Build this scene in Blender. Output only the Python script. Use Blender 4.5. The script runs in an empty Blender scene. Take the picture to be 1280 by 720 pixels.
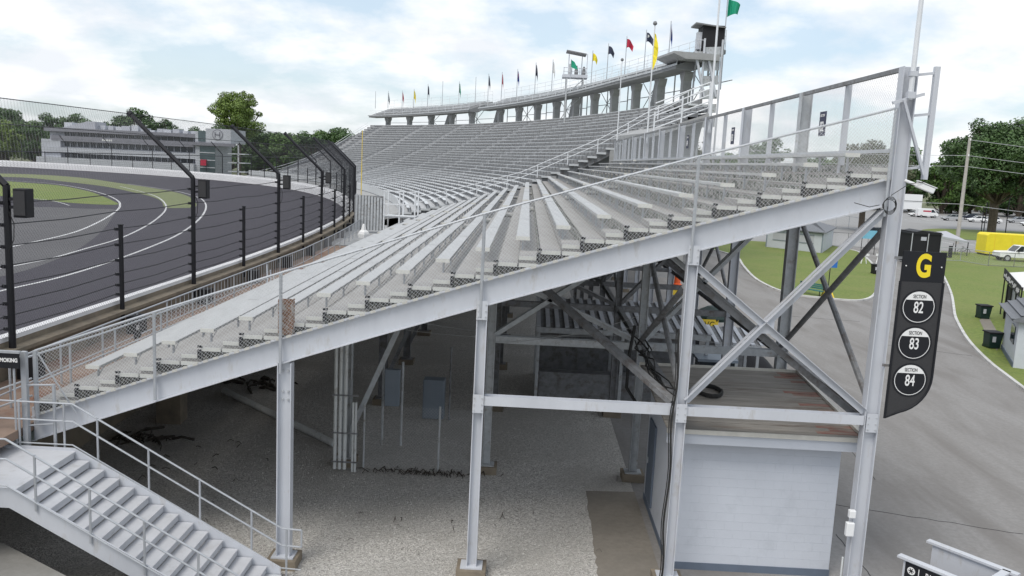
import bpy, math, random
from mathutils import Vector as V, Matrix
random.seed(7)
sc = bpy.context.scene
COL = sc.collection
# ------------------------------------------------------------------ camera
CAM_H = 9.0
_F = 1060.0
_P = math.atan(157/1060); _R = math.atan(0.048); _Y = math.atan(13.5/1060)
cf = V((-math.sin(_Y)*math.cos(_P), math.cos(_Y)*math.cos(_P), -math.sin(_P)))
cr0 = V((math.cos(_Y), math.sin(_Y), 0)); cu0 = cr0.cross(cf)
cr = math.cos(_R)*cr0 + math.sin(_R)*cu0
cu = -math.sin(_R)*cr0 + math.cos(_R)*cu0
cam = bpy.data.cameras.new('camera'); camo = bpy.data.objects.new('camera', cam)
COL.objects.link(camo); sc.camera = camo
m = Matrix((( cr.x, cu.x, -cf.x, 0), (cr.y, cu.y, -cf.y, 0), (cr.z, cu.z, -cf.z, CAM_H), (0, 0, 0, 1)))
camo.matrix_world = m
cam.sensor_width = 36; cam.lens = _F/1280*36; cam.clip_start = 0.1; cam.clip_end = 6000
# ------------------------------------------------------------------ world, sun, exposure
SUN_EL, SUN_AZ = math.radians(56), math.radians(215)      # azimuth clockwise from +Y: behind, to the left
world = bpy.data.worlds.new('World'); sc.world = world; world.use_nodes = True
wn, wl = world.node_tree.nodes, world.node_tree.links
wn.clear()
wo = wn.new('ShaderNodeOutputWorld'); bg = wn.new('ShaderNodeBackground'); bg.inputs[1].default_value = 0.11
sky = wn.new('ShaderNodeTexSky'); sky.sky_type = 'NISHITA'; sky.sun_disc = False
sky.sun_elevation = SUN_EL; sky.sun_rotation = SUN_AZ; sky.air_density = 1.0; sky.dust_density = 1.5; sky.ozone_density = 1.0
tc = wn.new('ShaderNodeTexCoord'); sep = wn.new('ShaderNodeSeparateXYZ'); wl.new(tc.outputs['Generated'], sep.inputs[0])
def wmath(op, a, b=None, clamp=False):
    n = wn.new('ShaderNodeMath'); n.operation = op; n.use_clamp = clamp
    for i, x in enumerate((a, b)):
        if x is None: continue
        if isinstance(x, (int, float)): n.inputs[i].default_value = x
        else: wl.new(x, n.inputs[i])
    return n.outputs[0]
zz = wmath('ADD', wmath('MAXIMUM', sep.outputs[2], 0.0), 0.30)
cmb = wn.new('ShaderNodeCombineXYZ')
wl.new(wmath('DIVIDE', sep.outputs[0], zz), cmb.inputs[0]); wl.new(wmath('DIVIDE', sep.outputs[1], zz), cmb.inputs[1])
nz = wn.new('ShaderNodeTexNoise'); nz.inputs['Scale'].default_value = 2.3; nz.inputs['Detail'].default_value = 9; nz.inputs['Roughness'].default_value = 0.56
nz.inputs['Distortion'].default_value = 0.1
mp = wn.new('ShaderNodeMapping'); mp.inputs['Location'].default_value = (3.1, 1.7, 0.4); wl.new(cmb.outputs[0], mp.inputs[0]); wl.new(mp.outputs[0], nz.inputs['Vector'])
cramp = wn.new('ShaderNodeValToRGB'); wl.new(nz.outputs[0], cramp.inputs[0])
cramp.color_ramp.elements[0].position = 0.41; cramp.color_ramp.elements[0].color = (0.15, 0.15, 0.15, 1)
cramp.color_ramp.elements[1].position = 0.575; cramp.color_ramp.elements[1].color = (1, 1, 1, 1)
# cloud shade: greyer in the thick middle of a cloud
nz2 = wn.new('ShaderNodeTexNoise'); nz2.inputs['Scale'].default_value = 4.2; nz2.inputs['Detail'].default_value = 6; wl.new(mp.outputs[0], nz2.inputs['Vector'])
cr2 = wn.new('ShaderNodeValToRGB'); wl.new(nz2.outputs[0], cr2.inputs[0])
cr2.color_ramp.elements[0].position = 0.35; cr2.color_ramp.elements[0].color = (5.9, 6.15, 6.5, 1)
cr2.color_ramp.elements[1].position = 0.58; cr2.color_ramp.elements[1].color = (7.3, 7.33, 7.4, 1)
tint = wn.new('ShaderNodeMixRGB'); tint.blend_type = 'MIX'; tint.inputs[0].default_value = 0.45
wl.new(sky.outputs[0], tint.inputs[1]); tint.inputs[2].default_value = (5.0, 6.1, 6.9, 1)
mix = wn.new('ShaderNodeMixRGB'); wl.new(cramp.outputs[0], mix.inputs[0]); wl.new(tint.outputs[0], mix.inputs[1]); wl.new(cr2.outputs[0], mix.inputs[2])
wl.new(mix.outputs[0], bg.inputs[0]); wl.new(bg.outputs[0], wo.inputs[0])
sun = bpy.data.lights.new('sun', 'SUN'); sun.energy = 1.5; sun.angle = math.radians(28); sun.color = (1, 0.95, 0.87)
suno = bpy.data.objects.new('sun', sun); COL.objects.link(suno)
sd = V((math.sin(SUN_AZ)*math.cos(SUN_EL), math.cos(SUN_AZ)*math.cos(SUN_EL), math.sin(SUN_EL)))
suno.rotation_euler = sd.to_track_quat('Z', 'Y').to_euler(); suno.location = sd*200
sc.view_settings.view_transform = 'Standard'; sc.view_settings.look = 'None'
sc.view_settings.gamma = 1; sc.view_settings.use_curve_mapping = False; sc.view_settings.exposure = 0.48
sc.cycles.max_bounces = 6; sc.cycles.transparent_max_bounces = 8

# ------------------------------------------------------------------ survey helpers: pixel of the photograph -> point on a real plane
def _ray(x, y): return cf + cr*((x-640)/_F) - cu*((y-360)/_F)
def GZ(x, y, Z=0.0):
    d = _ray(x, y); return V((0, 0, CAM_H)) + d*((Z-CAM_H)/d.z)
def GY(x, y, Y):
    d = _ray(x, y); return V((0, 0, CAM_H)) + d*(Y/d.y)
# ------------------------------------------------------------------ mesh builder
def perp(d, up=V((0, 0, 1))):
    d = d.normalized()
    a = up - d*up.dot(d)
    if a.length < 1e-4: a = V((1, 0, 0)) - d*d.x
    a.normalize(); return d, a, d.cross(a)
class MB:
    def __init__(s): s.v = []; s.f = []; s.sm = False
    def add(s, vs, fs):
        o = len(s.v); s.v += [tuple(x) for x in vs]; s.f += [tuple(i+o for i in f) for f in fs]; return s
    def box(s, x0, x1, y0, y1, z0, z1):
        return s.add([(x0,y0,z0),(x1,y0,z0),(x1,y1,z0),(x0,y1,z0),(x0,y0,z1),(x1,y0,z1),(x1,y1,z1),(x0,y1,z1)],
            [(3,2,1,0),(4,5,6,7),(0,1,5,4),(1,2,6,5),(2,3,7,6),(3,0,4,7)])
    def bar(s, p, q, w, h, up=V((0, 0, 1))):
        p, q = V(p), V(q); d, a, b = perp(q-p, V(up)); a = a*h/2; b = b*w/2
        vs = [p-a-b, p-a+b, p+a+b, p+a-b, q-a-b, q-a+b, q+a+b, q+a-b]
        return s.add(vs, [(0,1,2,3),(7,6,5,4),(0,4,5,1),(1,5,6,2),(2,6,7,3),(3,7,4,0)])
    def tube(s, p, q, r, n=8, r2=None, cap=True):
        p, q = V(p), V(q); r2 = r if r2 is None else r2; d, a, b = perp(q-p)
        vs = []
        for i in range(n):
            c, t = math.cos(2*math.pi*i/n), math.sin(2*math.pi*i/n); vs.append(p+(a*c+b*t)*r)
        for i in range(n):
            c, t = math.cos(2*math.pi*i/n), math.sin(2*math.pi*i/n); vs.append(q+(a*c+b*t)*r2)
        fs = [(i, i+n, (i+1) % n+n, (i+1) % n) for i in range(n)]
        if cap: fs += [tuple(range(n)), tuple(range(2*n-1, n-1, -1))]
        return s.add(vs, fs)
    def path(s, pts, r, n=8):
        pts = [V(p) for p in pts]; vs = []; fs = []; k = len(pts); _, a, _ = perp(pts[1]-pts[0])
        for j, p in enumerate(pts):
            d = (pts[min(j+1, k-1)]-pts[max(j-1, 0)]).normalized(); a = (a-d*a.dot(d)).normalized(); b = d.cross(a)
            for i in range(n): vs.append(p+(a*math.cos(2*math.pi*i/n)+b*math.sin(2*math.pi*i/n))*r)
        for j in range(k-1):
            for i in range(n): fs.append((j*n+i, (j+1)*n+i, (j+1)*n+(i+1) % n, j*n+(i+1) % n))
        fs += [tuple(range(n)), tuple(range(k*n-1, (k-1)*n-1, -1))]
        return s.add(vs, fs)
    def ibeam(s, p, q, w, h, tf, tw, up=V((0, 0, 1))):       # h along up, flanges w wide
        p, q = V(p), V(q); d, a, b = perp(q-p, V(up))
        H, W, T = h/2, w/2, tw/2
        sec = [(-H,-W),(-H,W),(-H+tf,W),(-H+tf,T),(H-tf,T),(H-tf,W),(H,W),(H,-W),(H-tf,-W),(H-tf,-T),(-H+tf,-T),(-H+tf,-W)]
        vs = [p+a*x+b*y for x, y in sec]+[q+a*x+b*y for x, y in sec]; n = 12
        return s.add(vs, [(i, (i+1) % n, (i+1) % n+n, i+n) for i in range(n)]+[tuple(range(n-1, -1, -1)), tuple(range(n, 2*n))])
    def prism(s, pts, ext):
        pts = [V(p) for p in pts]; e = V(ext); n = len(pts)
        return s.add(pts+[p+e for p in pts], [tuple(range(n)), tuple(range(2*n-1, n-1, -1))]+[(i, i+n, (i+1) % n+n, (i+1) % n) for i in range(n)])
    def quad(s, *p): return s.add(p, [tuple(range(len(p)))])
    def wire(s, p, q, r):
        p, q = V(p), V(q); d, a, b = perp(q-p)
        o = [a*r, (a*-.5+b*.866)*r, (a*-.5-b*.866)*r]
        return s.add([p+x for x in o]+[q+x for x in o], [(0,3,4,1),(1,4,5,2),(2,5,3,0)])
    def lathe(s, c, prof, n=16):
        c = V(c); vs = []; k = len(prof)
        for r, z in prof:
            for i in range(n): vs.append(c+V((r*math.cos(2*math.pi*i/n), r*math.sin(2*math.pi*i/n), z)))
        fs = [(j*n+i, j*n+(i+1) % n, (j+1)*n+(i+1) % n, (j+1)*n+i) for j in range(k-1) for i in range(n)]
        fs += [tuple(range(n-1, -1, -1)), tuple(range((k-1)*n, k*n))]
        return s.add(vs, fs)
    def link(s, p00, p10, p11, p01, pitch=.06, r=.0025):       # chain link fabric over a four-cornered panel
        p00, p10, p11, p01 = map(V, (p00, p10, p11, p01))
        L = (p10-p00).length; H = ((p01-p00).length+(p11-p10).length)/2
        def at(u, v): u /= L; v /= H; return (p00*(1-u)+p10*u)*(1-v)+(p01*(1-u)+p11*u)*v
        t = -H
        st = pitch*1.414
        while t < L:
            a0, a1 = max(t, 0), min(t+H, L)
            if a1-a0 > 1e-3:
                s.wire(at(a0, a0-t), at(a1, a1-t), r)
                s.wire(at(a0, H-(a0-t)), at(a1, H-(a1-t)), r)
            t += st
        return s
    def mesh(s, name, mat=None):
        me = bpy.data.meshes.new(name); me.from_pydata(s.v, [], s.f)
        if mat: me.materials.append(mat)
        if s.sm: me.polygons.foreach_set('use_smooth', [True]*len(me.polygons))
        return me
    def build(s, name, mat, parent=None, kind=None, bevel=0):
        me = s.mesh(name, mat)
        return inst(name, me, parent, kind, bevel)
def inst(name, me, parent=None, kind=None, bevel=0, loc=None):
    o = bpy.data.objects.new(name, me); COL.objects.link(o)
    if loc is not None: o.location = loc
    if parent is not None:
        o.parent = parent; root = parent
        off = V(parent.get('_off', (0, 0, 0)))
        o.matrix_parent_inverse = Matrix.Translation(-off)
        o['_off'] = (0, 0, 0) if loc is None else tuple(V(loc))
    if kind: o['kind'] = kind
    if bevel:
        b = o.modifiers.new('bevel', 'BEVEL'); b.width = bevel; b.segments = 2; b.limit_method = 'ANGLE'
    return o
def thing(name, label, cat, loc=(0, 0, 0), group=None, kind=None):
    o = bpy.data.objects.new(name, None); COL.objects.link(o); o.location = loc; o.empty_display_size = .3
    o['label'] = label; o['category'] = cat; o['_off'] = tuple(loc)
    if group: o['group'] = group
    return o
def tag(o, label, cat, group=None):
    o['label'] = label; o['category'] = cat
    if group: o['group'] = group
    return o
def copy_tree(o, parent=None, top=True):
    c = o.copy(); COL.objects.link(c)
    if parent is not None: c.parent = parent
    for ch in list(o.children): copy_tree(ch, c, False)
    return c
# ------------------------------------------------------------------ materials
def mat(name, col, rough=.6, metal=0, var=.12, vscale=3, col2=None, c2pos=(.5, .7), scale2=1.5, bump=0, bscale=40, emit=None, detail=6, stretch=None, trans=0):
    mt = bpy.data.materials.new(name); mt.use_nodes = True; n, l = mt.node_tree.nodes, mt.node_tree.links
    b = n['Principled BSDF']; b.inputs['Roughness'].default_value = rough; b.inputs['Metallic'].default_value = metal
    tcn = n.new('ShaderNodeTexCoord'); src = tcn.outputs['Object']
    if stretch:
        mpn = n.new('ShaderNodeMapping'); mpn.inputs['Scale'].default_value = stretch; l.new(src, mpn.inputs[0]); src = mpn.outputs[0]
    t = n.new('ShaderNodeTexNoise'); t.inputs['Scale'].default_value = vscale; t.inputs['Detail'].default_value = detail; t.inputs['Roughness'].default_value = .65
    l.new(src, t.inputs['Vector'])
    r = n.new('ShaderNodeValToRGB'); l.new(t.outputs[0], r.inputs[0])
    lo = tuple(c*(1-var) for c in col)+(1,); hi = tuple(min(1, c*(1+var)) for c in col)+(1,)
    r.color_ramp.elements[0].position = .3; r.color_ramp.elements[0].color = lo
    r.color_ramp.elements[1].position = .7; r.color_ramp.elements[1].color = hi
    out = r.outputs[0]
    if col2:
        t2 = n.new('ShaderNodeTexNoise'); t2.inputs['Scale'].default_value = scale2; t2.inputs['Detail'].default_value = 8; t2.inputs['Roughness'].default_value = .7
        l.new(src, t2.inputs['Vector'])
        r2 = n.new('ShaderNodeValToRGB'); l.new(t2.outputs[0], r2.inputs[0])
        r2.color_ramp.elements[0].position = c2pos[0]; r2.color_ramp.elements[0].color = (0,0,0,1)
        r2.color_ramp.elements[1].position = c2pos[1]; r2.color_ramp.elements[1].color = (1,1,1,1)
        mx = n.new('ShaderNodeMixRGB'); l.new(r2.outputs[0], mx.inputs[0]); l.new(out, mx.inputs[1]); mx.inputs[2].default_value = tuple(col2)+(1,)
        out = mx.outputs[0]
    l.new(out, b.inputs['Base Color'])
    if bump:
        t3 = n.new('ShaderNodeTexNoise'); t3.inputs['Scale'].default_value = bscale; t3.inputs['Detail'].default_value = 5; l.new(src, t3.inputs['Vector'])
        bm = n.new('ShaderNodeBump'); bm.inputs['Strength'].default_value = bump; bm.inputs['Distance'].default_value = .02; l.new(t3.outputs[0], bm.inputs['Height']); l.new(bm.outputs[0], b.inputs['Normal'])
    if emit: b.inputs['Emission Color'].default_value = tuple(emit)+(1,); b.inputs['Emission Strength'].default_value = 1
    return mt
M = {}
M['steel'] = mat('painted_steel', (.53,.55,.595), .5, .0, .07, 1.6, (.37,.35,.32), (.55,.80), 3.2, bump=.06, bscale=9, stretch=(1,1,.35))
M['rust'] = mat('rusted_steel', (.22,.11,.06), .8, 0, .3, 9, (.35,.33,.30), (.5,.6), 6)
M['tread'] = mat('stair_tread_paint', (.50,.51,.54), .55, 0, .07, 2, (.36,.355,.35), (.55,.78), 2.5)
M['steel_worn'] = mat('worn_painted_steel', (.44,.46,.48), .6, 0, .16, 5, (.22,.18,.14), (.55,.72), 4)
M['steel_dark'] = mat('old_and_shaded_steel', (.20,.205,.215), .6, 0, .25, 5, (.10,.08,.07), (.5,.7), 3)  # stained paint darkened with under-stand shade; also serves plain old steel
M['bench'] = mat('bench_aluminium', (.42,.425,.43), .45, .1, .12, 2.2, (.36,.355,.35), (.50,.74), 2.6, stretch=(1,.25,1))
M['foot'] = mat('footboard', (.30,.29,.28), .65, .05, .14, 1.6, (.22,.21,.20), (.52,.75), 1.3, stretch=(1,.3,1))
M['nosing'] = mat('step_nosing', (.60,.60,.565), .55, 0, .06, 6)
M['riser'] = mat('mottled_riser', (.33,.325,.305), .7, 0, .2, 6, (.06,.075,.06), (.47,.57), 7)
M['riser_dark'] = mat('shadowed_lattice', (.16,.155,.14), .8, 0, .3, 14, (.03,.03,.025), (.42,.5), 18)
M['concrete'] = mat('pier_concrete', (.33,.335,.34), .8, 0, .12, 1.2, (.22,.215,.20), (.55,.8), 2, bump=.1)
M['conc_dark'] = mat('deck_concrete', (.21,.215,.22), .8, 0, .15, 1.0, (.14,.14,.135), (.55,.8), 2)
M['brown_conc'] = mat('stained_concrete', (.22,.185,.14), .85, 0, .2, .8, (.12,.10,.08), (.5,.7), .7, bump=.15)
M['walk'] = mat('rust_stained_walkway', (.25,.18,.14), .85, 0, .2, .8, (.19,.085,.05), (.5,.65), .6)
M['kerb_paint'] = mat('weathered_kerb_paint', (.58,.58,.57), .7, 0, .12, .6, (.32,.31,.30), (.5,.7), .9)
M['rail'] = mat('galvanised_rail', (.44,.46,.49), .45, .35, .08, 5)
M['white_rail'] = mat('white_painted_rail', (.68,.70,.73), .5, 0, .05, 5)
M['black'] = mat('black_paint', (.006,.006,.010), .5, 0, .2, 3)
M['black_wire'] = mat('black_cable', (.02,.021,.027), .5, .2, .1, 3)
M['mesh_wire'] = mat('dull_mesh_wire', (.16,.16,.17), .6, .2, .1, 3)
M['grey_wire'] = mat('galvanised_wire', (.50,.51,.52), .4, .5, .1, 3)
M['white_wall'] = mat('white_wall_paint', (.74,.74,.76), .6, 0, .06, .5, (.50,.50,.52), (.6,.85), .25)
M['black_box'] = mat('matt_black_plastic', (.007,.007,.010), .7, 0, .2, 6)
M['dark_glass'] = mat('dark_glass', (.03,.04,.05), .08, 0, .3, 2)
M['white'] = mat('white_vehicle_paint', (.78,.79,.80), .3, 0, .03, 2)
M['rubber'] = mat('rubber', (.02,.02,.02), .8, 0, .2, 8)
M['yellow'] = mat('yellow_tarp', (.80,.66,.03), .55, 0, .06, 1)
M['yellow_paint'] = mat('yellow_paint', (.80,.58,.05), .5, 0, .06, 3)
M['green_bin'] = mat('dark_green_plastic', (.006,.026,.022), .5, 0, .2, 3)
M['trunk'] = mat('bark', (.10,.08,.06), .9, 0, .3, 3, bump=.4, bscale=12)
M['silver'] = mat('silver_vehicle_paint', (.42,.43,.45), .3, .3, .03, 2)
M['navy'] = mat('dark_blue_vehicle_paint', (.02,.025,.045), .25, .2, .03, 2)
M['sign_black'] = mat('sign_black', (.004,.005,.009), .65, 0, .1, 2)
M['sign_mesh'] = mat('sign_grey_mesh_fabric', (.035,.035,.038), .7, 0, .25, 30, stretch=(1,1,6))
M['sign_white'] = mat('sign_white', (.80,.80,.80), .5, 0, .02, 2)
M['sign_yellow'] = mat('sign_yellow', (.85,.66,.02), .5, 0, .02, 2)
M['wood_roof'] = mat('weathered_roof_boards', (.25,.235,.215), .8, 0, .25, 1.6, (.15,.12,.10), (.52,.68), 1.4, stretch=(.35,3,1))
M['red_board'] = mat('faded_red_boards', (.23,.10,.08), .8, 0, .3, 2.5, (.24,.20,.17), (.42,.60), 2.6, stretch=(.5,3,1))
M['roof_edge'] = mat('roof_edge_trim', (.60,.58,.53), .6, 0, .1, 3)
M['blue_wall'] = mat('pale_blue_block_paint', (.545,.575,.635), .6, 0, .04, .7, (.44,.47,.52), (.55,.85), 1.1, bump=.05, bscale=15)
M['blue_base'] = mat('dark_blue_base_paint', (.12,.15,.20), .6, 0, .1, 2)
M['shingle'] = mat('grey_shingle', (.17,.18,.20), .85, 0, .2, 8)
M['cabinet'] = mat('grey_blue_cabinet', (.22,.26,.31), .5, 0, .05, 2)
M['debris'] = mat('dead_branch', (.05,.042,.034), .9, 0, .3, 3)
M['pipe'] = mat('white_pipe', (.62,.64,.64), .5, 0, .08, 4, (.35,.33,.3), (.55,.75), 5)
M['orange'] = mat('safety_orange', (.75,.12,.03), .5, 0, .05, 3)
M['ggreen'] = mat('flag_green', (.0,.28,.16), .6, 0, .05, 3)
M['fred'] = mat('flag_red', (.45,.015,.05), .6, 0, .05, 3)
M['fdark'] = mat('flag_dark', (.03,.035,.07), .6, 0, .2, 3)
M['fyellow'] = mat('flag_yellow', (.85,.70,.03), .6, 0, .05, 3)
M['fwhite'] = mat('flag_white', (.75,.75,.75), .6, 0, .05, 3)
M['fblue'] = mat('flag_blue', (.05,.10,.35), .6, 0, .1, 3)
M['suite_dark'] = mat('suite_band', (.22,.22,.255), .5, 0, .1, .5)
M['suite_light'] = mat('suite_wall', (.46,.475,.52), .6, 0, .08, .5)
M['suite_glass'] = mat('suite_teal_glass', (.085,.12,.13), .1, .2, .2, .5)
M['alum'] = mat('far_bench_metal', (.58,.60,.62), .5, .1, .08, .4)
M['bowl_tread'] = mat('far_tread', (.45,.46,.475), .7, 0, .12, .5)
M['bowl_grey'] = mat('far_riser', (.27,.275,.285), .8, 0, .2, 2)  # darker grey for far risers, bench supports and rear walls
M['blue_sign'] = mat('blue_sign_face', (.03,.16,.50), .5, 0, .03, 3)
M['bench_green'] = mat('green_bench_paint', (.04,.17,.17), .5, 0, .1, 3)
M['canopy'] = mat('grey_canopy', (.42,.43,.47), .6, 0, .05, 1)

def leafmat(name, c, c2):
    mt = mat(name, c, .55, 0, .4, .55, c2, (.42, .62), 1.3, detail=3)
    return mt
M['leaf_dark'] = leafmat('leaf_dark', (.065,.125,.032), (.035,.075,.022))
M['leaf_mid'] = leafmat('leaf_mid', (.10,.18,.035), (.055,.11,.026))
M['leaf_yellow'] = leafmat('leaf_bright', (.16,.23,.04), (.09,.15,.028))
M['leaf_olive'] = leafmat('leaf_olive', (.11,.12,.065), (.07,.08,.045))

# ground materials
def ground_mat(name, fine, a, b_, c, fscale, big=.15, rough=.85, bump=.3, voro=False, streak=None, spos=(.35, .65)):
    mt = bpy.data.materials.new(name); mt.use_nodes = True; n, l = mt.node_tree.nodes, mt.node_tree.links
    b = n['Principled BSDF']; b.inputs['Roughness'].default_value = rough
    tcn = n.new('ShaderNodeTexCoord')
    if voro:
        t = n.new('ShaderNodeTexVoronoi'); t.inputs['Scale'].default_value = fscale; l.new(tcn.outputs['Object'], t.inputs['Vector']); fo = t.outputs['Color']
        sp = n.new('ShaderNodeSeparateColor'); l.new(fo, sp.inputs[0]); fo = sp.outputs[0]; hgt = t.outputs['Distance']
    else:
        t = n.new('ShaderNodeTexNoise'); t.inputs['Scale'].default_value = fscale; t.inputs['Detail'].default_value = 8; t.inputs['Roughness'].default_value = .75
        l.new(tcn.outputs['Object'], t.inputs['Vector']); fo = t.outputs[0]; hgt = fo
    r = n.new('ShaderNodeValToRGB'); l.new(fo, r.inputs[0]); r.color_ramp.elements[0].position = spos[0] if not voro else 0.0; r.color_ramp.elements[1].position = spos[1] if not voro else 1.0
    r.color_ramp.elements[0].color = tuple(a)+(1,); r.color_ramp.elements[1].color = tuple(b_)+(1,)
    t2 = n.new('ShaderNodeTexNoise'); t2.inputs['Scale'].default_value = big; t2.inputs['Detail'].default_value = 9; t2.inputs['Roughness'].default_value = .6; t2.inputs['Distortion'].default_value = .6
    l.new(tcn.outputs['Object'], t2.inputs['Vector'])
    if streak:
        mq = n.new('ShaderNodeMapping'); mq.inputs['Rotation'].default_value = (0, 0, streak); mq.inputs['Scale'].default_value = (1, .22, 1); l.new(tcn.outputs['Object'], mq.inputs[0]); l.new(mq.outputs[0], t2.inputs['Vector'])
    r2 = n.new('ShaderNodeValToRGB'); l.new(t2.outputs[0], r2.inputs[0]); r2.color_ramp.elements[0].position = .42; r2.color_ramp.elements[1].position = .66
    r2.color_ramp.elements[0].color = (0,0,0,1); r2.color_ramp.elements[1].color = (.75,.75,.75,1)
    mx = n.new('ShaderNodeMixRGB'); l.new(r2.outputs[0], mx.inputs[0]); l.new(r.outputs[0], mx.inputs[1]); mx.inputs[2].default_value = tuple(c)+(1,)
    l.new(mx.outputs[0], b.inputs['Base Color'])
    bm = n.new('ShaderNodeBump'); bm.inputs['Strength'].default_value = bump; bm.inputs['Distance'].default_value = .03; l.new(hgt, bm.inputs['Height']); l.new(bm.outputs[0], b.inputs['Normal'])
    return mt
M['gravel'] = ground_mat('gravel', 1, (.27,.26,.245), (.72,.70,.67), (.39,.375,.35), 34, .25, voro=True, bump=.9)
M['road'] = ground_mat('worn_asphalt', 1, (.215,.208,.205), (.28,.272,.266), (.165,.154,.146), 7, .55, streak=.5, bump=.12)
M['lot'] = ground_mat('pale_parking_asphalt', 1, (.25,.25,.255), (.32,.32,.32), (.26,.255,.25), 5, .05, bump=.05)
M['track'] = ground_mat('track_asphalt', 1, (.029,.025,.036), (.041,.036,.049), (.044,.039,.051), 4, .06, streak=.3, bump=.03)
M['grass'] = ground_mat('lawn', 1, (.078,.13,.02), (.20,.245,.05), (.18,.20,.055), 5, .2, bump=.5)
M['grass_pale'] = ground_mat('dry_track_grass', 1, (.12,.15,.055), (.20,.22,.10), (.17,.19,.08), 3, .1, bump=.3)
M['pad'] = ground_mat('concrete_pad', 1, (.20,.18,.155), (.25,.23,.20), (.17,.155,.135), 6, .5, bump=.1)
M['slab'] = ground_mat('grey_slab', 1, (.24,.235,.22), (.30,.295,.28), (.19,.185,.175), 6, .6, bump=.1)
M['earth'] = ground_mat('far_ground', 1, (.10,.12,.05), (.15,.16,.08), (.11,.12,.06), .8, .01, bump=.1)

# ------------------------------------------------------------------ the course of the track wall
KEY = [(-13.6,-60),(-13.5,-25),(-13.4,5),(-13.2,28),(-13.2,42),(-13.9,57),(-15.3,71),(-17.9,87),(-22.6,105),(-28.8,123),(-38,142),(-50,159),(-66,174),(-86,185),(-110,191),(-140,193),(-175,190),(-215,183),(-260,170)]
PL = []
for i in range(1, len(KEY)-2):
    p0, p1, p2, p3 = [V((k[0], k[1], 0)) for k in KEY[i-1:i+3]]
    for j in range(24):
        t = j/24
        PL.append(.5*((2*p1)+(p2-p0)*t+(2*p0-5*p1+4*p2-p3)*t*t+(3*p1-p0-3*p2+p3)*t**3))
SL = [0]
for i in range(1, len(PL)): SL.append(SL[-1]+(PL[i]-PL[i-1]).length)
_s0 = min(range(len(PL)), key=lambda i: abs(PL[i].y) + (1e6 if PL[i].x < -20 else 0)); _s0 = SL[_s0]
import bisect
def W(s, o=0, z=0):                                            # point at arc length s, o metres outside the wall, height z
    a = s+_s0; i = min(max(bisect.bisect(SL, a)-1, 0), len(PL)-2)
    t = (a-SL[i])/(SL[i+1]-SL[i]); p = PL[i].lerp(PL[i+1], t)
    i0 = max(i-6, 0); i1 = min(i+7, len(PL)-1)
    ds = (PL[i1]-PL[i0]).normalized()
    n = V((ds.y, -ds.x, 0))
    return V((p.x+n.x*o, p.y+n.y*o, z))
SMAX = SL[-1]-_s0-1
def strip(mb, s0, s1, o0, z0, o1, z1, st=3.0):
    n = max(1, int(math.ceil((s1-s0)/st))); vs = []
    for i in range(n+1):
        s = s0+(s1-s0)*i/n; vs += [W(s, o0, z0), W(s, o1, z1)]
    mb.add(vs, [(2*i, 2*i+2, 2*i+3, 2*i+1) for i in range(n)])
def ring(mb, s0, s1, sec, st=3.0):                             # closed cross section (list of (o,z)) swept along the wall
    n = max(1, int(math.ceil((s1-s0)/st))); k = len(sec); vs = []
    for i in range(n+1):
        s = s0+(s1-s0)*i/n; vs += [W(s, o, z) for o, z in sec]
    fs = [(i*k+j, (i+1)*k+j, (i+1)*k+(j+1) % k, i*k+(j+1) % k) for i in range(n) for j in range(k)]
    fs += [tuple(range(k)), tuple(range((n+1)*k-1, n*k-1, -1))]
    mb.add(vs, fs)

# ================================================================== SETTING
def sheet(name, pts, z, m_, kind='structure'):
    mb = MB(); mb.add([(p[0], p[1], z) for p in pts], [tuple(range(len(pts)))])
    o = mb.build(name, m_, None, kind)
    me = o.data; 
    if me.polygons[0].normal.z < 0: me.flip_normals()
    return o
sheet('ground', [(-3000,-1500),(3000,-1500),(3000,4500),(-3000,4500)], -.03, M['earth'])
sheet('asphalt_road', [(2.6,-30),(300,-30),(300,128),(3,140),(-3,140),(-3,52),(2.6,52)], 0, M['road'])
sheet('gravel_ground', [(-12.95,-5),(3.4,-5),(3.4,30),(3.4,66),(-12.95,66)], .004, M['gravel'])
re_ = random.Random(12)
sheet('concrete_path', [(1.97,-5),(3.42,-5),(3.42,22.8),(2.05,22.7)]+[(2.05-.003*k+re_.uniform(-.035, .03), 22.4-.25*k) for k in range(44)], .010, M['pad'])
# parking lot beyond the fence
sheet('parking_lot', [(20,112),(60,116),(170,118),(420,140),(460,300),(20,300)], .006, M['lot'])
g = [GZ(x, y) for x, y in [(870,308),(882,311),(905,316),(922,323),(929,333),(943,348),(964,360),(985,367),(1006,371),(1027,373),(1058,376),(1078,376),(1091,371),(1098,360),(1099,348),(1095,338),(1087,327),(1074,316),(1060,312)]]
isl = g+[V((41,113,0)), V((22,116,0))]
def smooth(pts, closed=True, k=6):
    out = []; n = len(pts)
    for i in range(n):
        if not closed and i == n-1: break
        p0, p1, p2, p3 = [pts[(i+d) % n] if closed else pts[min(max(i+d, 0), n-1)] for d in (-1, 0, 1, 2)]
        for j in range(k):
            t = j/k; out.append(.5*((2*p1)+(p2-p0)*t+(2*p0-5*p1+4*p2-p3)*t*t+(3*p1-p0-3*p2+p3)*t**3))
    if not closed: out.append(pts[-1])
    return out
gs = smooth(g, False)
sheet('lawn', gs+isl[-2:], .06, M['grass'])
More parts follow.
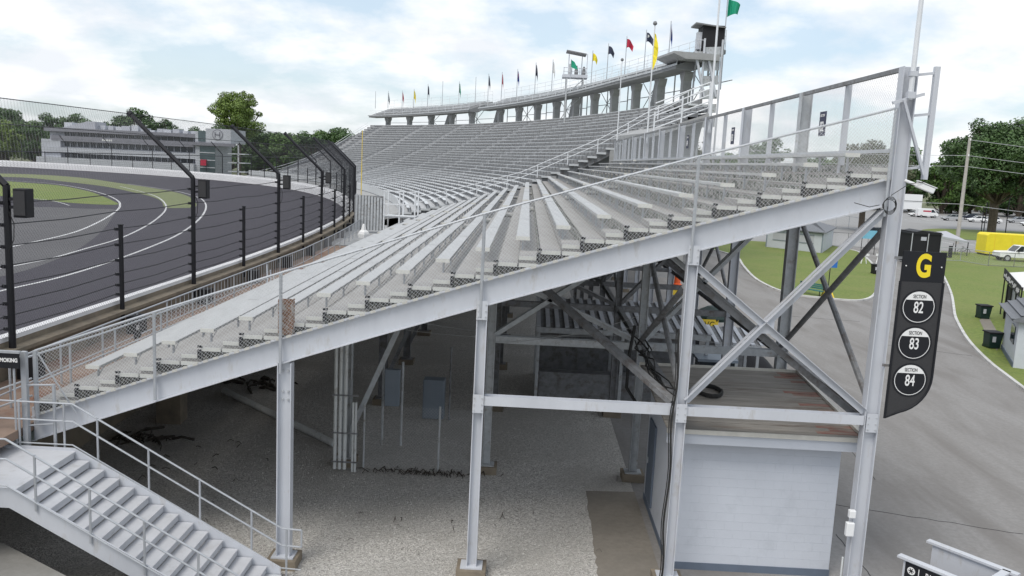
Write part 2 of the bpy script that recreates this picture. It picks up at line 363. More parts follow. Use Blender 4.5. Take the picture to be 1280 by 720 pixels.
def kerb(name, pts, w=.22, h=.12, m_=None, z=0):
    mb = MB(); vs = []; n = len(pts)
    for i, p in enumerate(pts):
        d = (pts[min(i+1, n-1)]-pts[max(i-1, 0)]).normalized(); nn = V((-d.y, d.x, 0))*w/2
        vs += [(p.x-nn.x, p.y-nn.y, z-.02), (p.x-nn.x, p.y-nn.y, z+h), (p.x+nn.x, p.y+nn.y, z+h), (p.x+nn.x, p.y+nn.y, z-.02)]
    mb.add(vs, [(4*i+j, 4*i+4+j, 4*i+4+(j+1) % 4, 4*i+(j+1) % 4) for i in range(n-1) for j in range(4)]+[(0,1,2,3),(4*n-1,4*n-2,4*n-3,4*n-4)])
    return mb.build(name, m_ or M['white_wall'], None, 'structure')
kerb('kerb', gs, .22, m_=M['kerb_paint'])
lk = smooth([GZ(x, y) for x, y in [(1172,328),(1175,337),(1180,347),(1186,360),(1190,372),(1192,385),(1194,397),(1200,410),(1209,425),(1222,440),(1240,457),(1262,474),(1290,496),(1340,540)]], False)
sheet('lawn', lk+[V((60,20,0)), V((150,60,0)), V((150,113,0)), V((60,113,0)), V((49,113,0))], .06, M['grass'])
kerb('kerb', lk, .17, m_=M['kerb_paint'])
sheet('lawn', smooth([V((70,141,0)), V((80,139,0)), V((100,140,0)), V((125,146,0)), V((128,172,0)), V((95,172,0)), V((80,168,0)), V((70,152,0))]), .05, M['grass'])
# parking bays' painted lines
mb = MB()
for i in range(26):
    x = 84+i*3.1; mb.box(x, x+.12, 203, 209, .010, .012)
for i in range(14):
    x = 58+i*3.1; mb.box(x, x+.12, 128, 134, .010, .012)
mb.build('parking_line', M['sign_white'], None, 'structure')
# expansion joints in the road as narrow recessed seams
mb = MB()
for a, b in [((1040,630),(1280,668)),((1045,668),(1090,722)),((1060,560),(1095,600)),((1098,430),(1215,445)),((985,395),(1075,402))]:
    p, q = GZ(*a), GZ(*b); n_ = 14; prev = p
    for i in range(1, n_+1):
        r = p.lerp(q, i/n_)+V((random.uniform(-.02,.02), random.uniform(-.04,.04), 0)); mb.bar((prev.x,prev.y,.002), (r.x,r.y,.002), .018, .008); prev = r
mb.build('road_seam', M['black_box'], None, 'structure')
# near concrete slab, bottom left
c0, c1 = GZ(0, 677, 1.15), GZ(85, 721, 1.15)
dd = c1-c0
mb = MB(); mb.prism([c0-dd*2.5, c1+dd*1.2, c1+dd*1.0+V((-1.5,-5,0)), c0-dd*2.5+V((-3,-5,0))], (0, 0, -1.2)); mb.build('concrete_platform', M['slab'], None, 'structure')
# ---------------- track
ZT = 2.6
n_ = 90
outer = [W(-45+(SMAX+45)*i/n_, -.2, ZT) for i in range(n_+1)]
sheet('track', outer+[V((-420,160,0)), V((-420,-60,0))], ZT, M['track'])
def GT(x, y): return GZ(x, y, ZT)
sheet('infield_grass', smooth([GT(*p) for p in [(-60,222),(0,226),(40,229),(75,232),(110,239),(130,246),(143,252),(148,255),(140,256),(110,255),(70,252),(34,248),(0,245),(-60,243)]]), ZT+.008, M['grass'])
sheet('infield_grass', smooth([GT(*p) for p in [(-40,216.5),(40,218),(100,222),(150,229),(190,235),(222,241),(240,248),(245,258),(225,260),(206,259),(202,252),(190,246),(165,240),(130,233),(80,227),(30,222),(-40,220)]]), ZT+.008, M['grass_pale'])
M['worn_line'] = mat('worn_line_paint', (.52,.52,.53), .6, 0, .2, 1.5, (.2,.2,.21), (.55,.75), .8)
M['apron'] = ground_mat('grey_apron_asphalt', 1, (.085,.083,.088), (.12,.117,.12), (.075,.072,.078), 4, .06, bump=.03)
sheet('infield_apron', smooth([GT(*p) for p in [(-80,262),(0,259),(60,259),(110,261),(143,262),(140,272),(130,286),(112,302),(85,318),(45,334),(0,346),(-80,362)]]), ZT+.004, M['apron'])
def line(name, px, w=.25, z=ZT+.012, m_=None):
    pts = smooth([GT(*p) for p in px], False, 8); mb = MB(); vs = []; n = len(pts)
    for i, p in enumerate(pts):
        d = (pts[min(i+1, n-1)]-pts[max(i-1, 0)]).normalized(); nn = V((-d.y, d.x, 0))*w/2
        vs += [(p.x-nn.x, p.y-nn.y, z), (p.x+nn.x, p.y+nn.y, z)]
    mb.add(vs, [(2*i, 2*i+2, 2*i+3, 2*i+1) for i in range(n-1)]); return mb.build(name, m_ or M['worn_line'], None, 'structure')
line('track_line', [(-60,318),(0,311),(40,303),(80,294),(105,286),(130,274),(145,264),(150,257),(146,250),(128,242),(95,234),(60,229),(0,225)], .2)
line('track_line', [(-60,350),(0,336),(60,324),(110,310),(150,298),(180,284),(198,272),(207,262),(206,254),(196,246),(178,240),(150,233)], .17)
line('track_line', [(-60,380),(0,364),(70,348),(130,330),(190,308),(225,292),(248,275),(257,262),(256,253),(248,247),(225,240),(195,235),(160,230)], .18)
line('track_line', [(33,248),(50,249),(70,252),(87,257)], .15)
# ================================================================== TRACK WALL + CATCH FENCE
wall = thing('track_wall', 'long concrete wall with white painted top between the track and the grandstands', 'wall', tuple(W(30, 0, 2.6)))
mb = MB(); ring(mb, -40, SMAX, [(-.12, ZT), (-.12, 3.98), (.16, 3.98), (.16, 3.86), (-.02, 3.86), (-.02, ZT)], 2.0); mb.build('inner_face', M['white_wall'], wall)
mb = MB(); ring(mb, -40, SMAX, [(-.01, 0), (-.01, 3.855), (.17, 3.855), (.17, 3.72), (.5, 3.70), (.5, 3.6), (.3, 3.55), (.3, 0)], 2.5); mb.build('outer_face', M['brown_conc'], wall)
mb = MB(); ring(mb, -40, SMAX, [(-.34, ZT-.02), (-.34, 3.7), (-.14, 3.7), (-.14, ZT-.02)], 2.0); mb.build('energy_barrier', M['white_wall'], wall)
cf_ = thing('catch_fence', 'tall black catch fence with inward leaning post tops along the track wall', 'fence', tuple(W(33, .3, 4)))
SP = 5.80; s = 20.5-SP*6; idx = -6; posts = []
while s < SMAX-2: posts.append((s, idx % 2 == 0)); s += SP; idx += 1
TOPZ = 7.85; KN = 6.43
pm, om = MB(), MB()
for s, tall in posts:
    p = W(s, .32)
    if p.y < 2: continue
    far = s > 130
    mb = MB()
    b = V((p.x, p.y, 3.2 if not far else 3.6))
    if tall:
        mb.tube(b, (p.x, p.y, TOPZ), .088 if not far else .085, 8); o1 = mb.build('post', M['black'], cf_)
        t = W(s, -2.05, TOPZ+2.25); mb = MB(); mb.tube((p.x, p.y, TOPZ-.02), t, .088 if not far else .08, 8); mb.tube(t, t+(t-V((p.x, p.y, TOPZ))).normalized()*.12, .12, 8); mb.build('overhang_arm', M['black'], cf_)
    else:
        mb.tube(b, (p.x, p.y, KN), .075, 8); mb.tube((p.x, p.y, KN), (p.x, p.y, KN+.03), .095, 8); mb.build('post', M['black'], cf_)
    if s < 95:
        q = W(s, .78, 3.05); d = W(s+.3, .78, 3.05)-q
        mb = MB(); mb.bar(q-d*.9, q+d*.9, .42, 1.0); mb.build('post_bracket', M['black_box'], cf_)
talls = [s for s, t in posts if t and W(s).y > 1]
for a, b in zip(talls[:-1], talls[1:]):
    far = a > 120
    mb = MB(); n = 3 if a > 40 else 1
    for k in range(n):
        s0, s1 = a+(b-a)*k/n, a+(b-a)*(k+1)/n
        mb.link(W(s0, .2, 3.98), W(s1, .2, 3.98), W(s1, .2, TOPZ), W(s0, .2, TOPZ), .085 if not far else .3, (.0030 if a < 25 else .0020) if not far else .0045)
    mb.build('wire_mesh', M['mesh_wire'] if a < 25 else M['black_wire'], cf_)
    mb = MB()
    for k in range(n):
        s0, s1 = a+(b-a)*k/n, a+(b-a)*(k+1)/n
        mb.link(W(s0, .2, TOPZ), W(s1, .2, TOPZ), W(s1, -2.1, TOPZ+2.3), W(s0, -2.1, TOPZ+2.3), .11 if not far else .35, (.0034 if a < 25 else .0022) if not far else .0045)
    mb.build('overhang_mesh', M['mesh_wire'] if a < 25 else M['black_wire'], cf_)
for z in [4.2, 4.5, 4.85, 5.3, 5.8, 6.3, 6.85, 7.4]:
    mb = MB(); pts = []
    for (s, _) in posts:
        if W(s).y < 2: continue
        for f_ in (0, .5):
            if s+f_*SP < SMAX: pts.append(W(s+f_*SP, .14, z-(.05 if f_ else 0)))
    mb.path(pts, .016, 5); mb.build('cable', M['black_wire'], cf_)
for o, z in [(-.6, TOPZ+.8), (-1.35, TOPZ+1.53), (-2.08, TOPZ+2.28)]:
    mb = MB(); mb.path([W(s, o, z) for s, t in posts if W(s).y > 2], .014, 5); mb.build('cable', M['black_wire'], cf_)
for s, tall in posts:
    p = W(s, .2)
    if not 12 < p.y < 75 or s > 80: continue
    mb = MB()
    for z in [4.2, 4.5, 4.85, 5.3, 5.8, 6.3]+([6.85, 7.4] if tall else []): mb.box(p.x-.07, p.x+.07, p.y-.05, p.y+.05, z-.045, z+.045)
    mb.build('cable_clamp', M['black'], cf_)
# loudspeakers on the posts
for i, (s, lb) in enumerate(zip([t for t in talls if 20 < t < 62], ['first black loudspeaker on catch fence, at the left picture edge', 'second black loudspeaker, on the fence post in front of the infield', 'third black loudspeaker along the catch fence, beyond the second', 'fourth black loudspeaker, farthest on the catch fence near the stand'])):
    p = W(s, .32); d = (W(s+.5, .32)-p).normalized(); nn = (W(s, 1.3)-p).normalized()
    t = thing('loudspeaker', lb, 'loudspeaker', (p.x, p.y, 7.4), 'loudspeakers on the catch fence posts')
    c = p+nn*.42+V((0, 0, 7.42))
    mb = MB(); mb.bar(c-V((0, 0, .36)), c+V((0, 0, .36)), .34, .34, nn); mb.build('cabinet', M['black_box'], t, None, .02)
    mb = MB(); mb.bar(c-V((0, 0, .30))-d*.185, c+V((0, 0, .30))-d*.185, .29, .02, d); mb.build('grille', M['sign_mesh'], t)
    mb = MB(); mb.bar(p+V((0, 0, 7.5)), c+V((0, 0, .1)), .08, .08); mb.bar(p+V((0, 0, 7.3)), c+V((0, 0, -.1)), .08, .08); mb.build('mounting_arm', M['black'], t)
    mb = MB(); mb.path([p+V((0.1,-.1,7.2)), p+V((.22,-.1,6.9)), p+V((.2,-.1,6.5)), p+V((.06,-.1,6.2))], .012, 5); mb.build('lead', M['rubber'], t)

# ================================================================== NEAR GRANDSTAND
Y0, BAY, NB = 17.5, 6.32, 9
Y1 = Y0+BAY*NB
X0, X1, NR = -10.35, 7.45, 20
DX = (X1-X0)/NR; RISE = .2965; ZB = 3.12
def gz(x): return 3.14+.3577*(x+10.35)-.00287*(x+10.35)*(x+.9)
CX = [-4.95, -.82, 3.47, 7.47]
gst = thing('grandstand', 'near open steel grandstand with long metal benches and white end girder', 'grandstand', (-1, Y0, 0))
for j in range(NB+1):
    y = Y0+BAY*j; main = j == 0
    st = M['steel'] if j < 1 else M['steel_worn'] if j < 2 else M['steel_dark']  # inner frames get darker copies of the paint, shade included in the colour
    mb = MB(); up = V((0, 0, 1))
    
    gx = [X0-.05+(X1-.09-X0)*q/12 for q in range(13)]
    for o0, o1, hw in ((0, -.025, .10), (-.0255, -.535, .01), (-.5355, -.56, .10)):
        top_ = [(x, gz(x)+o0) for x in gx]; bot_ = [(x, gz(x)+o1) for x in gx]
        for (a0, a1, b0, b1) in zip(top_[:-1], top_[1:], bot_[:-1], bot_[1:]):
            mb.prism([(a0[0], y-hw, a0[1]), (a1[0], y-hw, a1[1]), (b1[0], y-hw, b1[1]), (b0[0], y-hw, b0[1])], (0, 2*hw, 0))
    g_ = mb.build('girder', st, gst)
    if main:
        for k in range(2*NR*2):
            x = X0+.2+(X1-X0-.4)*k/(4*NR-1)
            bm_ = MB(); bm_.bar((x-.05, y-.09, gz(x)-.02), (x+.05, y-.09, gz(x)-.02+.033), .05, .05); 
            if k == 0: clip = bm_
            else: clip.add(bm_.v, bm_.f)
        clip.build('fence_clip', M['roof_edge'], g_, 'stuff')
    for i, cx in enumerate(CX):
        top = gz(cx)-.56 if i < 3 else 11.25
        mb = MB(); w = .30 if i in (0, 3) else .22
        mb.ibeam((cx, y, .25), (cx, y, top), .24, w, .02, .014, V((1, 0, 0)))
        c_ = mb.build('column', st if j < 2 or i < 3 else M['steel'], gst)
        mb = MB(); mb.box(cx-.24, cx+.24, y-.2, y+.2, .22, .25); mb.build('base_plate', st, c_)
        mb = MB(); mb.prism([(cx-.32, y-.3, 0), (cx+.32, y-.3, 0), (cx+.32, y+.3, 0), (cx-.32, y+.3, 0)], (0, 0, .219)); mb.build('footing', M['brown_conc'], gst)
        if main and i == 0:
            mb = MB()
            for dz in (.12, .3, .75, .93):
                for dx in (-.05, .06): mb.box(cx+dx-.02, cx+dx+.02, y-.04, y-.012, top+.1-dz, top+.14-dz)
            mb.build('bolt', M['steel_worn'], c_)
    # horizontal beams
    for a, b in ((1, 2), (2, 3)):
        mb = MB(); mb.ibeam((CX[a]+.12, y, 3.98), (CX[b]-.16, y, 3.98), .20, .22, .015, .012, V((0, 1, 0))); mb.build('cross_beam', st, gst)
    def brace(p, q, m_=st):
        mb = MB(); mb.bar((p[0], y-.03, p[1]), (q[0], y-.03, q[1]), .14, .015, V((0, 1, 0))); d = (V((q[0], y, q[1]))-V((p[0], y, p[1]))).normalized(); nn = V((-d.z, 0, d.x))*.065
        mb.bar(V((p[0], y-.09, p[1]))+nn, V((q[0], y-.09, q[1]))+nn, .012, .12, V((0, 1, 0)))
        mb.bar(V((p[0], y+.09, p[1]))+nn, V((q[0], y+.09, q[1]))+nn, .012, .12, V((0, 1, 0)))
        mb.build('brace', m_, gst)
    brace((CX[2]+.1, 7.05), (CX[3]-.15, 4.15)); brace((CX[2]+.1, 4.18), (CX[3]-.2, 8.35))
    if main:
        mb = MB(); mb.box(CX[2]+1.50, CX[2]+1.80, y-.045, y-.035, 5.72, 6.0); mb.build('gusset_plate', st, gst)
        y += .35; brace((CX[2]+.1, 6.75), (CX[3]-.15, 3.95), M['steel_dark']); y -= .35  # rear angle carries the brace's shadow side in its dark colour
    else:
        brace((CX[1]+.1, gz(CX[1])-.7), (CX[2]-.12, 4.1)); brace((CX[1]+.1, 4.1), (CX[2]-.12, gz(CX[2])-.9))
        brace((CX[0]+.1, .9), (CX[0]+1.9, gz(CX[0]+1.9)-.6))
for j in range(0, 5):
    ya, yb = Y0+BAY*j+.13, Y0+BAY*(j+1)-.13
    for i, cx in enumerate(CX):
        if i < 1: continue
        if not (i == 1):
            mb = MB(); mb.ibeam((cx, ya, 3.98 if i > 1 else 3.9), (cx, yb, 3.98), .15, .2, .012, .01); mb.build('longitudinal_strut', M['steel_dark'], gst)
    for cx, za, zb in ((CX[2], 4.1, 6.6), (CX[3], 4.2, 8.0)):
        if j % 2 == 0:
            mb = MB(); mb.tube((cx+.05, ya, za), (cx+.05, yb, zb), .07, 8); mb.build('brace', M['steel_dark'], gst)
            mb = MB(); mb.tube((cx-.08, ya, zb), (cx-.08, yb, za), .07, 8); mb.build('brace', M['steel_dark'], gst)
    if j == 0:
        mb = MB(); mb.bar((CX[2]-.1, Y0+.25, 4.05), (CX[1]+.6, Y0+BAY-.1, 6.2), .2, .12); mb.build('brace', M['steel_dark'], gst)
mb = MB(); mb.ibeam((CX[0], Y0+.02, gz(CX[0])+.03), (CX[0], Y0+.02, gz(CX[0])+.80), .2, .30, .02, .014, V((1, 0, 0))); mb.build('column_stub', M['rust'], gst)
for cx, z in ((CX[1], gz(CX[1])-.56), (CX[2], gz(CX[2])-.56), (CX[3], 4.0), (CX[2], 4.0), (CX[1], 3.98)):
    w = .115
    mb = MB(); mb.box(cx-w, cx+w, Y0-.145, Y0-.133, z-.26, z+.14); gp_ = mb.build('gusset_plate', M['steel'], gst)
    mb = MB()
    for dx in (-.08, .08):
        for dz in (-.2, -.08, .06): mb.tube((cx+dx, Y0-.158, z+dz), (cx+dx, Y0-.144, z+dz), .016, 6)
    mb.build('bolt_heads', M['steel_worn'], gp_)
# purlins under the treads
for k in range(0, NR, 2):
    x = X0+DX*(k+.5); mb = MB(); mb.ibeam((x, Y0+.12, gz(x)-.02), (x, Y1, gz(x)-.02), .1, .16, .01, .008); mb.build('purlin', M['steel_dark'], gst)
# footboards, risers, benches, aisles
AIS = [(17.62, 18.93), (36.9, 38.1), (55.9, 57.1)]
secs = [(18.95, 36.88), (38.12, 55.88), (57.12, Y1-.1)]
plank_me = MB().box(0, .425, 0, BAY-.02, -.045, 0).mesh('footboard', M['foot'])
far_planks = MB()
def bench_mesh(L):
    mb = MB(); mb.box(0, .30, 0, L, -.018, 0); mb.box(0, .02, 0, L, -.06, -.018); mb.box(.28, .30, 0, L, -.06, -.018); mb.box(.145, .155, 0, L, -.045, -.018)
    mb.box(-.006, .306, -.012, .012, -.066, .006)
    return mb.mesh('bench', M['bench'])
bmeshes = {}
brk = MB(); brk.box(.13, .17, -.02, .02, -.40, -.075); brk.box(.02, .28, -.02, .02, -.085, -.05); brk.bar((.15, 0, -.30), (.27, 0, -.09), .03, .012); brk_me = brk.mesh('bench_bracket', M['rail'])
far_brk = MB(); nbrk = 0
step_me = MB().box(0, .40, 0, 1.24, 0, .135).mesh('aisle_step', M['foot'])
cap_me = MB().box(0, .405, -.02, .0, -.075, .004).mesh('nosing', M['nosing'])
bent = random.Random(3)
for k in range(NR):
    x = X0+DX*k; z = gz(x+DX*.45)+.16; RISE = gz(x+DX*1.45)-gz(x+DX*.45)
    for j in range(NB):
        for h in range(2):
            dz = bent.uniform(-.004, .004)
            if j < 7: inst('footboard', plank_me, gst, loc=(x+.01+.44*h, Y0+.1+BAY*j, z+dz))
            else: far_planks.box(x+.01+.44*h, x+.435+.44*h, Y0+.1+BAY*j, Y0+.1+BAY*(j+1)-.02, z+dz-.045, z+dz)
    mb = MB(); mb.box(x+.865, x+.88, Y0+.12, Y1, z-.02, z+RISE-.05); mb.build('riser', M['riser'], gst)
    for a, b in AIS:
        inst('aisle_step', step_me, gst, loc=(x+.45, a+.04, z+.004))
        inst('nosing', cap_me, gst, loc=(x+.448, a+.035, z+.142))
        if a < 20:
            inst('nosing', cap_me, gst, loc=(x+.015, Y0+.095, z)); inst('nosing', cap_me, gst, loc=(x+.452, Y0+.095, z))
    mb = MB(); mb.prism([(x+.50, Y0+.06, gz(x+.5)), (x+.82, Y0+.06, gz(x+.82)), (x+.80, Y0+.06, z-.06), (x+.66, Y0+.06, z-.06)], (0, .02, 0)); mb.build('gusset_plate', M['nosing'], gst)
    mb = MB(); mb.box(x+.0, x+.86, Y0+.13, Y0+.15, gz(x)+.0, z-.05); mb.build('end_lattice', M['riser_dark'], gst)  # plate for the dark void below the treads, shade put into its colour
    mb = MB(); mb.box(x-.07, x+.03, Y0+.05, Y0+.09, z+.0, z+.045); mb.build('riser_clip', M['black_box'], gst)
    mb = MB(); mb.box(x-.075, x-.012, Y0+.06, Y0+.12, z-.24, z-.05); mb.build('riser_end', M['black_box'], gst)
    for (a, b) in secs:
        mb = MB(); mb.box(x+.352, x+.668, a-.03, a-.012, z+.365, z+.452); mb.build('end_cap', M['nosing'], gst)
        L = (b-a)/3
        key = round(L, 3)
        if key not in bmeshes: bmeshes[key] = bench_mesh(L-.015)
        for q in range(3):
            y = a+L*q; zz_ = z+.44+bent.uniform(-.006, .006)
            bo = inst('bench', bmeshes[key], gst, loc=(x+.36, y, zz_))
            for w in range(4):
                yy = y+.25+(L-.5)*w/3
                if y < 30 or (nbrk < 290 and y < 36):
                    inst('bench_bracket', brk_me, bo, loc=(x+.36, yy, zz_)); nbrk += 1
                else:
                    far_brk.box(x+.36+.12, x+.36+.18, yy-.025, yy+.025, z, zz_-.05); far_brk.box(x+.38, x+.64, yy-.02, yy+.02, zz_-.09, zz_-.05)
far_planks.build('footboard_run', M['foot'], gst, 'stuff'); far_brk.build('bracket_run', M['rail'], gst, 'stuff')
# white end strip behind the front row, chain link on the end girder
FH = 1.40
fence1 = thing('chain_link_fence', 'sloping chain link fence standing on the near grandstand end girder', 'fence', (X0, Y0-.1, gz(X0)))
yF = Y0-.13
xs = [X0+.1, -7.7, -5.03, -.85, 3.42, 7.25]
for i, x in enumerate(xs):
    mb = MB(); mb.tube((x, yF, gz(x)-(.5 if i in (1,) else .2 if i == 0 else .75)), (x, yF, gz(x)+FH), .035 if i else .05, 8); mb.build('post', M['rail'], fence1)
for a, b in zip(xs[:-1], xs[1:]):
    mb = MB(); mb.link((a, yF-.04, gz(a)-.02), (b, yF-.04, gz(b)-.02), (b, yF-.04, gz(b)+FH), (a, yF-.04, gz(a)+FH), .058, .003); mb.build('wire_mesh', M['grey_wire'], fence1)
    mb = MB(); mb.tube((a, yF, gz(a)+FH), (b, yF, gz(b)+FH), .024, 8); mb.build('top_rail', M['rail'], fence1)
mb = MB(); mb.tube((X0+.15, yF, gz(X0)+FH), (X0+.95, yF, gz(X0)+.1), .02, 6); mb.build('diagonal_brace', M['rail'], fence1)
# rear fence on top of the stand
fence2 = thing('chain_link_fence', 'tall chain link fence on white columns behind the top row of the near grandstand', 'fence', (X1, Y0, 9.2))
FT = 11.22
for j in range(NB):
    ya, yb = Y0+BAY*j, Y0+BAY*(j+1); ym = (ya+yb)/2
    mb = MB(); mb.box(X1-.05, X1+.07, ym-.06, ym+.06, 9.0, FT-.03); mb.build('post', M['steel'], fence2)
    mb = MB(); mb.box(X1-.12, X1-.04, ya+.15, yb-.15, FT-.06, FT+.03); mb.build('top_rail', M['steel_dark'], fence2)
    mb = MB(); mb.box(X1-.13, X1-.07, ya+.15, yb-.15, 9.56, 9.63); mb.build('bottom_rail', M['rail'], fence2)
    for a, b in ((ya, ym), (ym, yb)):
        mb = MB(); mb.link((X1-.09, a, 9.2), (X1-.09, b, 9.2), (X1-.09, b, FT-.03), (X1-.09, a, FT-.03), .07 if j < 3 else .16, .0019 if j < 3 else .004); mb.build('wire_mesh', M['grey_wire'], fence2)
# outrigger by the end column
outr = thing('fence_outrigger', 'narrow white steel outrigger frame beside the top of the end column', 'frame', (X1+.5, Y0, 9))
mb = MB(); mb.box(X1+.52, X1+.62, Y0-.05, Y0+.05, 9.05, 11.28); mb.build('post', M['steel'], outr)
for z in (11.15, 10.35, 9.3):
    mb = MB(); mb.bar((X1+.17, Y0, z-.05), (X1+.52, Y0, z), .05, .05); mb.build('rung', M['steel'], outr)
mb = MB(); mb.bar((X1-.1, Y0-.19, 10.6), (X1+.5, Y0-.1, 9.15), .05, .07, V((0, 1, 0))); mb.build('diagonal_brace', M['steel'], outr)
mb = MB(); mb.bar((X1-.3, Y0-.17, 10.52), (X1+.3, Y0-.17, 10.72), .06, .06); mb.build('diagonal_brace', M['steel'], outr)

# text helper: flat lettering lying on a panel that faces -Y (or along another frame)
def text(body, size, mt, parent, loc, rot=(math.pi/2, 0, 0), sx=1.0, off=0.0, name='lettering'):
    cu_ = bpy.data.curves.new(name, 'FONT'); cu_.body = body; cu_.size = size; cu_.align_x = 'CENTER'; cu_.align_y = 'CENTER'; cu_.extrude = .002; cu_.offset = off
    cu_.materials.append(mt)
    tmp = bpy.data.objects.new('tmp', cu_); me = bpy.data.meshes.new_from_object(tmp); bpy.data.objects.remove(tmp); bpy.data.curves.remove(cu_)
    me.name = name
    o = bpy.data.objects.new(name, me); COL.objects.link(o); o.location = loc; o.rotation_euler = rot; o.scale = (sx, 1, 1)
    if parent is not None:
        o.parent = parent; o.matrix_parent_inverse = Matrix.Translation(-V(parent.get('_off', (0, 0, 0))))
    return o
# numbered banners on the rear fence
for y, s_, lb in [(21.75, '82', 'small dark blue section banner nearer the end column on the rear fence'), (31.2, '83', 'second small section banner along the rear fence'), (40.0, '84', 'third small section banner, farthest along the rear fence')]:
    t = thing('section_banner', lb, 'banner', (X1-.16, y, 10.3), 'section banners on the rear fence')
    mb = MB(); mb.box(X1-.17, X1-.15, y-.22, y+.22, 10.02, 10.62); mb.build('cloth', M['fdark'], t)
    text(s_, .34, M['sign_white'], t, (X1-.175, y, 10.24), (math.pi/2, 0, -math.pi/2), .8, .005)
    text('SECTION', .09, M['sign_white'], t, (X1-.175, y, 10.52), (math.pi/2, 0, -math.pi/2), .8)
# flagpoles of the near stand
FLB = ['tall white pole rising from the G column at right', 'tall white pole on the rear fence left of the yellow trailer view, cut by the top edge', 'white pole with a long yellow pennant flag and ball top', 'shorter looking white pole with a ball top, farthest of the fence poles']
for i, j in enumerate([0, 3, 6, 9]):
    y = Y0+BAY*j; x = X1+.02
    t = thing('flagpole', FLB[i] if i != 1 else 'tall white pole on the rear fence, its top cut by the picture edge', 'flagpole', (x, y, 10.6))
    mb = MB(); mb.tube((x, y-.2, 10.6), (x, y-.2, 17.95), .055, 8, .035); mb.build('pole', M['white_rail'], t)
    mb = MB(); mb.box(x-.07, x+.07, y-.26, y-.12, 10.62, 10.75); mb.box(x-.07, x+.07, y-.26, y-.12, 11.05, 11.15); mb.build('clamp', M['steel'], t)
    if i in (2, 3):
        mb = MB(); mb.lathe((x, y-.2, 17.9), [(.03, 0), (.12, .06), (.14, .14), (.10, .24), (.02, .28)], 10); mb.build('ball', M['steel_dark'], t)
    if i == 2:
        mb = MB(); vs = []
        for a in range(9):
            z = 17.5-a*.27; w = .04+.30*math.sin(math.pi*min(1, (a+1)/9.5)); vs += [(x-.04, y-.2+.02*math.sin(a), z), (x-.04+w, y-.3+.06*math.sin(a*1.7), z-.15)]
        mb.add(vs, [(2*a, 2*a+2, 2*a+3, 2*a+1) for a in range(8)]); mb.build('flag', M['fyellow'], t)
# ---------------- walkway along the front, its rail and signs
walk = thing('walkway', 'rust stained concrete walkway between the track wall and the first bench row', 'walkway', (-11.4, 20, 0))
mb = MB(); mb.box(-12.9, -10.42, 13.5, 56, 2.78, 2.96); mb.build('deck', M['walk'], walk)
mb = MB(); ring(mb, 56, 74, [(.65, 2.78), (.65, 2.96), (3.6, 2.96), (3.6, 2.78)]); mb.build('deck', M['concrete'], walk)
for y in (26.9, 33.2, 39.5, 45.8):
    mb = MB(); mb.prism([(-11.75, y-.35, 0), (-10.95, y-.35, 0), (-11.0, y+.35, 0), (-11.7, y+.35, 0)], (0, 0, 2.77)); mb.build('pier', M['brown_conc'], walk)
wr = thing('picket_rail', 'long galvanised picket rail along the front walkway of the near stand', 'railing', (-11.5, 20, 2.96))
def wrp(y): return W(y, 1.75, 0) if y > 45 else V((-11.45, y, 0))
ys = [14.2+2.1*i for i in range(29)]
mb = MB(); mb.path([wrp(y)+V((0, 0, 4.05)) for y in ys], .028, 6); mb.build('top_rail', M['rail'], wr)
mb = MB(); mb.path([wrp(y)+V((0, 0, 3.35)) for y in ys], .022, 6); mb.build('lower_rail', M['rail'], wr)
for y in ys:
    p = wrp(y); mb = MB(); mb.tube(p+V((0, 0, 2.96)), p+V((0, 0, 4.05)), .03, 6); mb.build('post', M['rail'], wr)
for a in ys[6:-1]:
    for q in range(1, 6):
        p = wrp(a+2.1*q/6); mb = MB(); mb.tube(p+V((0, 0, 3.35)), p+V((0, 0, 4.05)), .012, 5); mb.build('picket', M['rail'], wr)
# white front strip beside bench row one
mb = MB(); mb.box(X0-.18, X0-.02, Y0+.15, Y1-2, 2.98, 3.24); mb.build('front_kerb', M['steel'], gst)
# inner knee rail by the front row
kr = thing('knee_rail', 'pale pipe rail beside the front bench row with short posts', 'railing', (-10.62, 22, 3))
mb = MB(); mb.path([(-10.6, 17.6, 4.35), (-10.62, 21, 4.2), (-10.62, 28, 4.05)], .026, 6); mb.build('top_rail', M['rail'], kr)
mb = MB(); mb.path([(-10.6, 17.6, 3.7), (-10.62, 28, 3.55)], .022, 6); mb.build('lower_rail', M['rail'], kr)
for y in (17.6, 19.4, 21.6, 24.4, 28): mb = MB(); mb.tube((-10.61, y, 2.96), (-10.61, y, 4.3-.02*(y-17)), .03, 6); mb.build('post', M['rail'], kr)
# small stair rails crossing the walkway
sr = thing('stair_rail', 'small galvanised stair rail set crossing the front walkway halfway along', 'railing', (-11, 40, 3))
for q in range(3):
    mb = MB(); mb.path([(-11.4+.0*q, 37.2+.5*q, 4.0-.32*q), (-10.75, 35.2+.5*q, 3.45-.12*q), (-10.6, 34.2+.4*q, 3.4-.1*q)], .025, 6); mb.build('rail', M['rail'], sr)
for x, y, z in ((-10.75, 35.2, 3.45), (-10.6, 34.3, 3.4), (-11.4, 37.2, 4.0)):
    mb = MB(); mb.tube((x, y, 2.96), (x, y, z), .025, 6); mb.build('post', M['rail'], sr)
# a little tag sign on the rail
t = thing('rail_sign', 'small dark notice plate on the walkway rail above the first bench', 'sign', (-11.4, 24.6, 3.8))
mb = MB(); mb.box(-11.38, -11.36, 24.3, 24.75, 3.3, 4.0); mb.build('plate', M['sign_black'], t); text('82', .2, M['sign_white'], t, (-11.355, 24.52, 3.62), (math.pi/2, 0, math.pi/2))
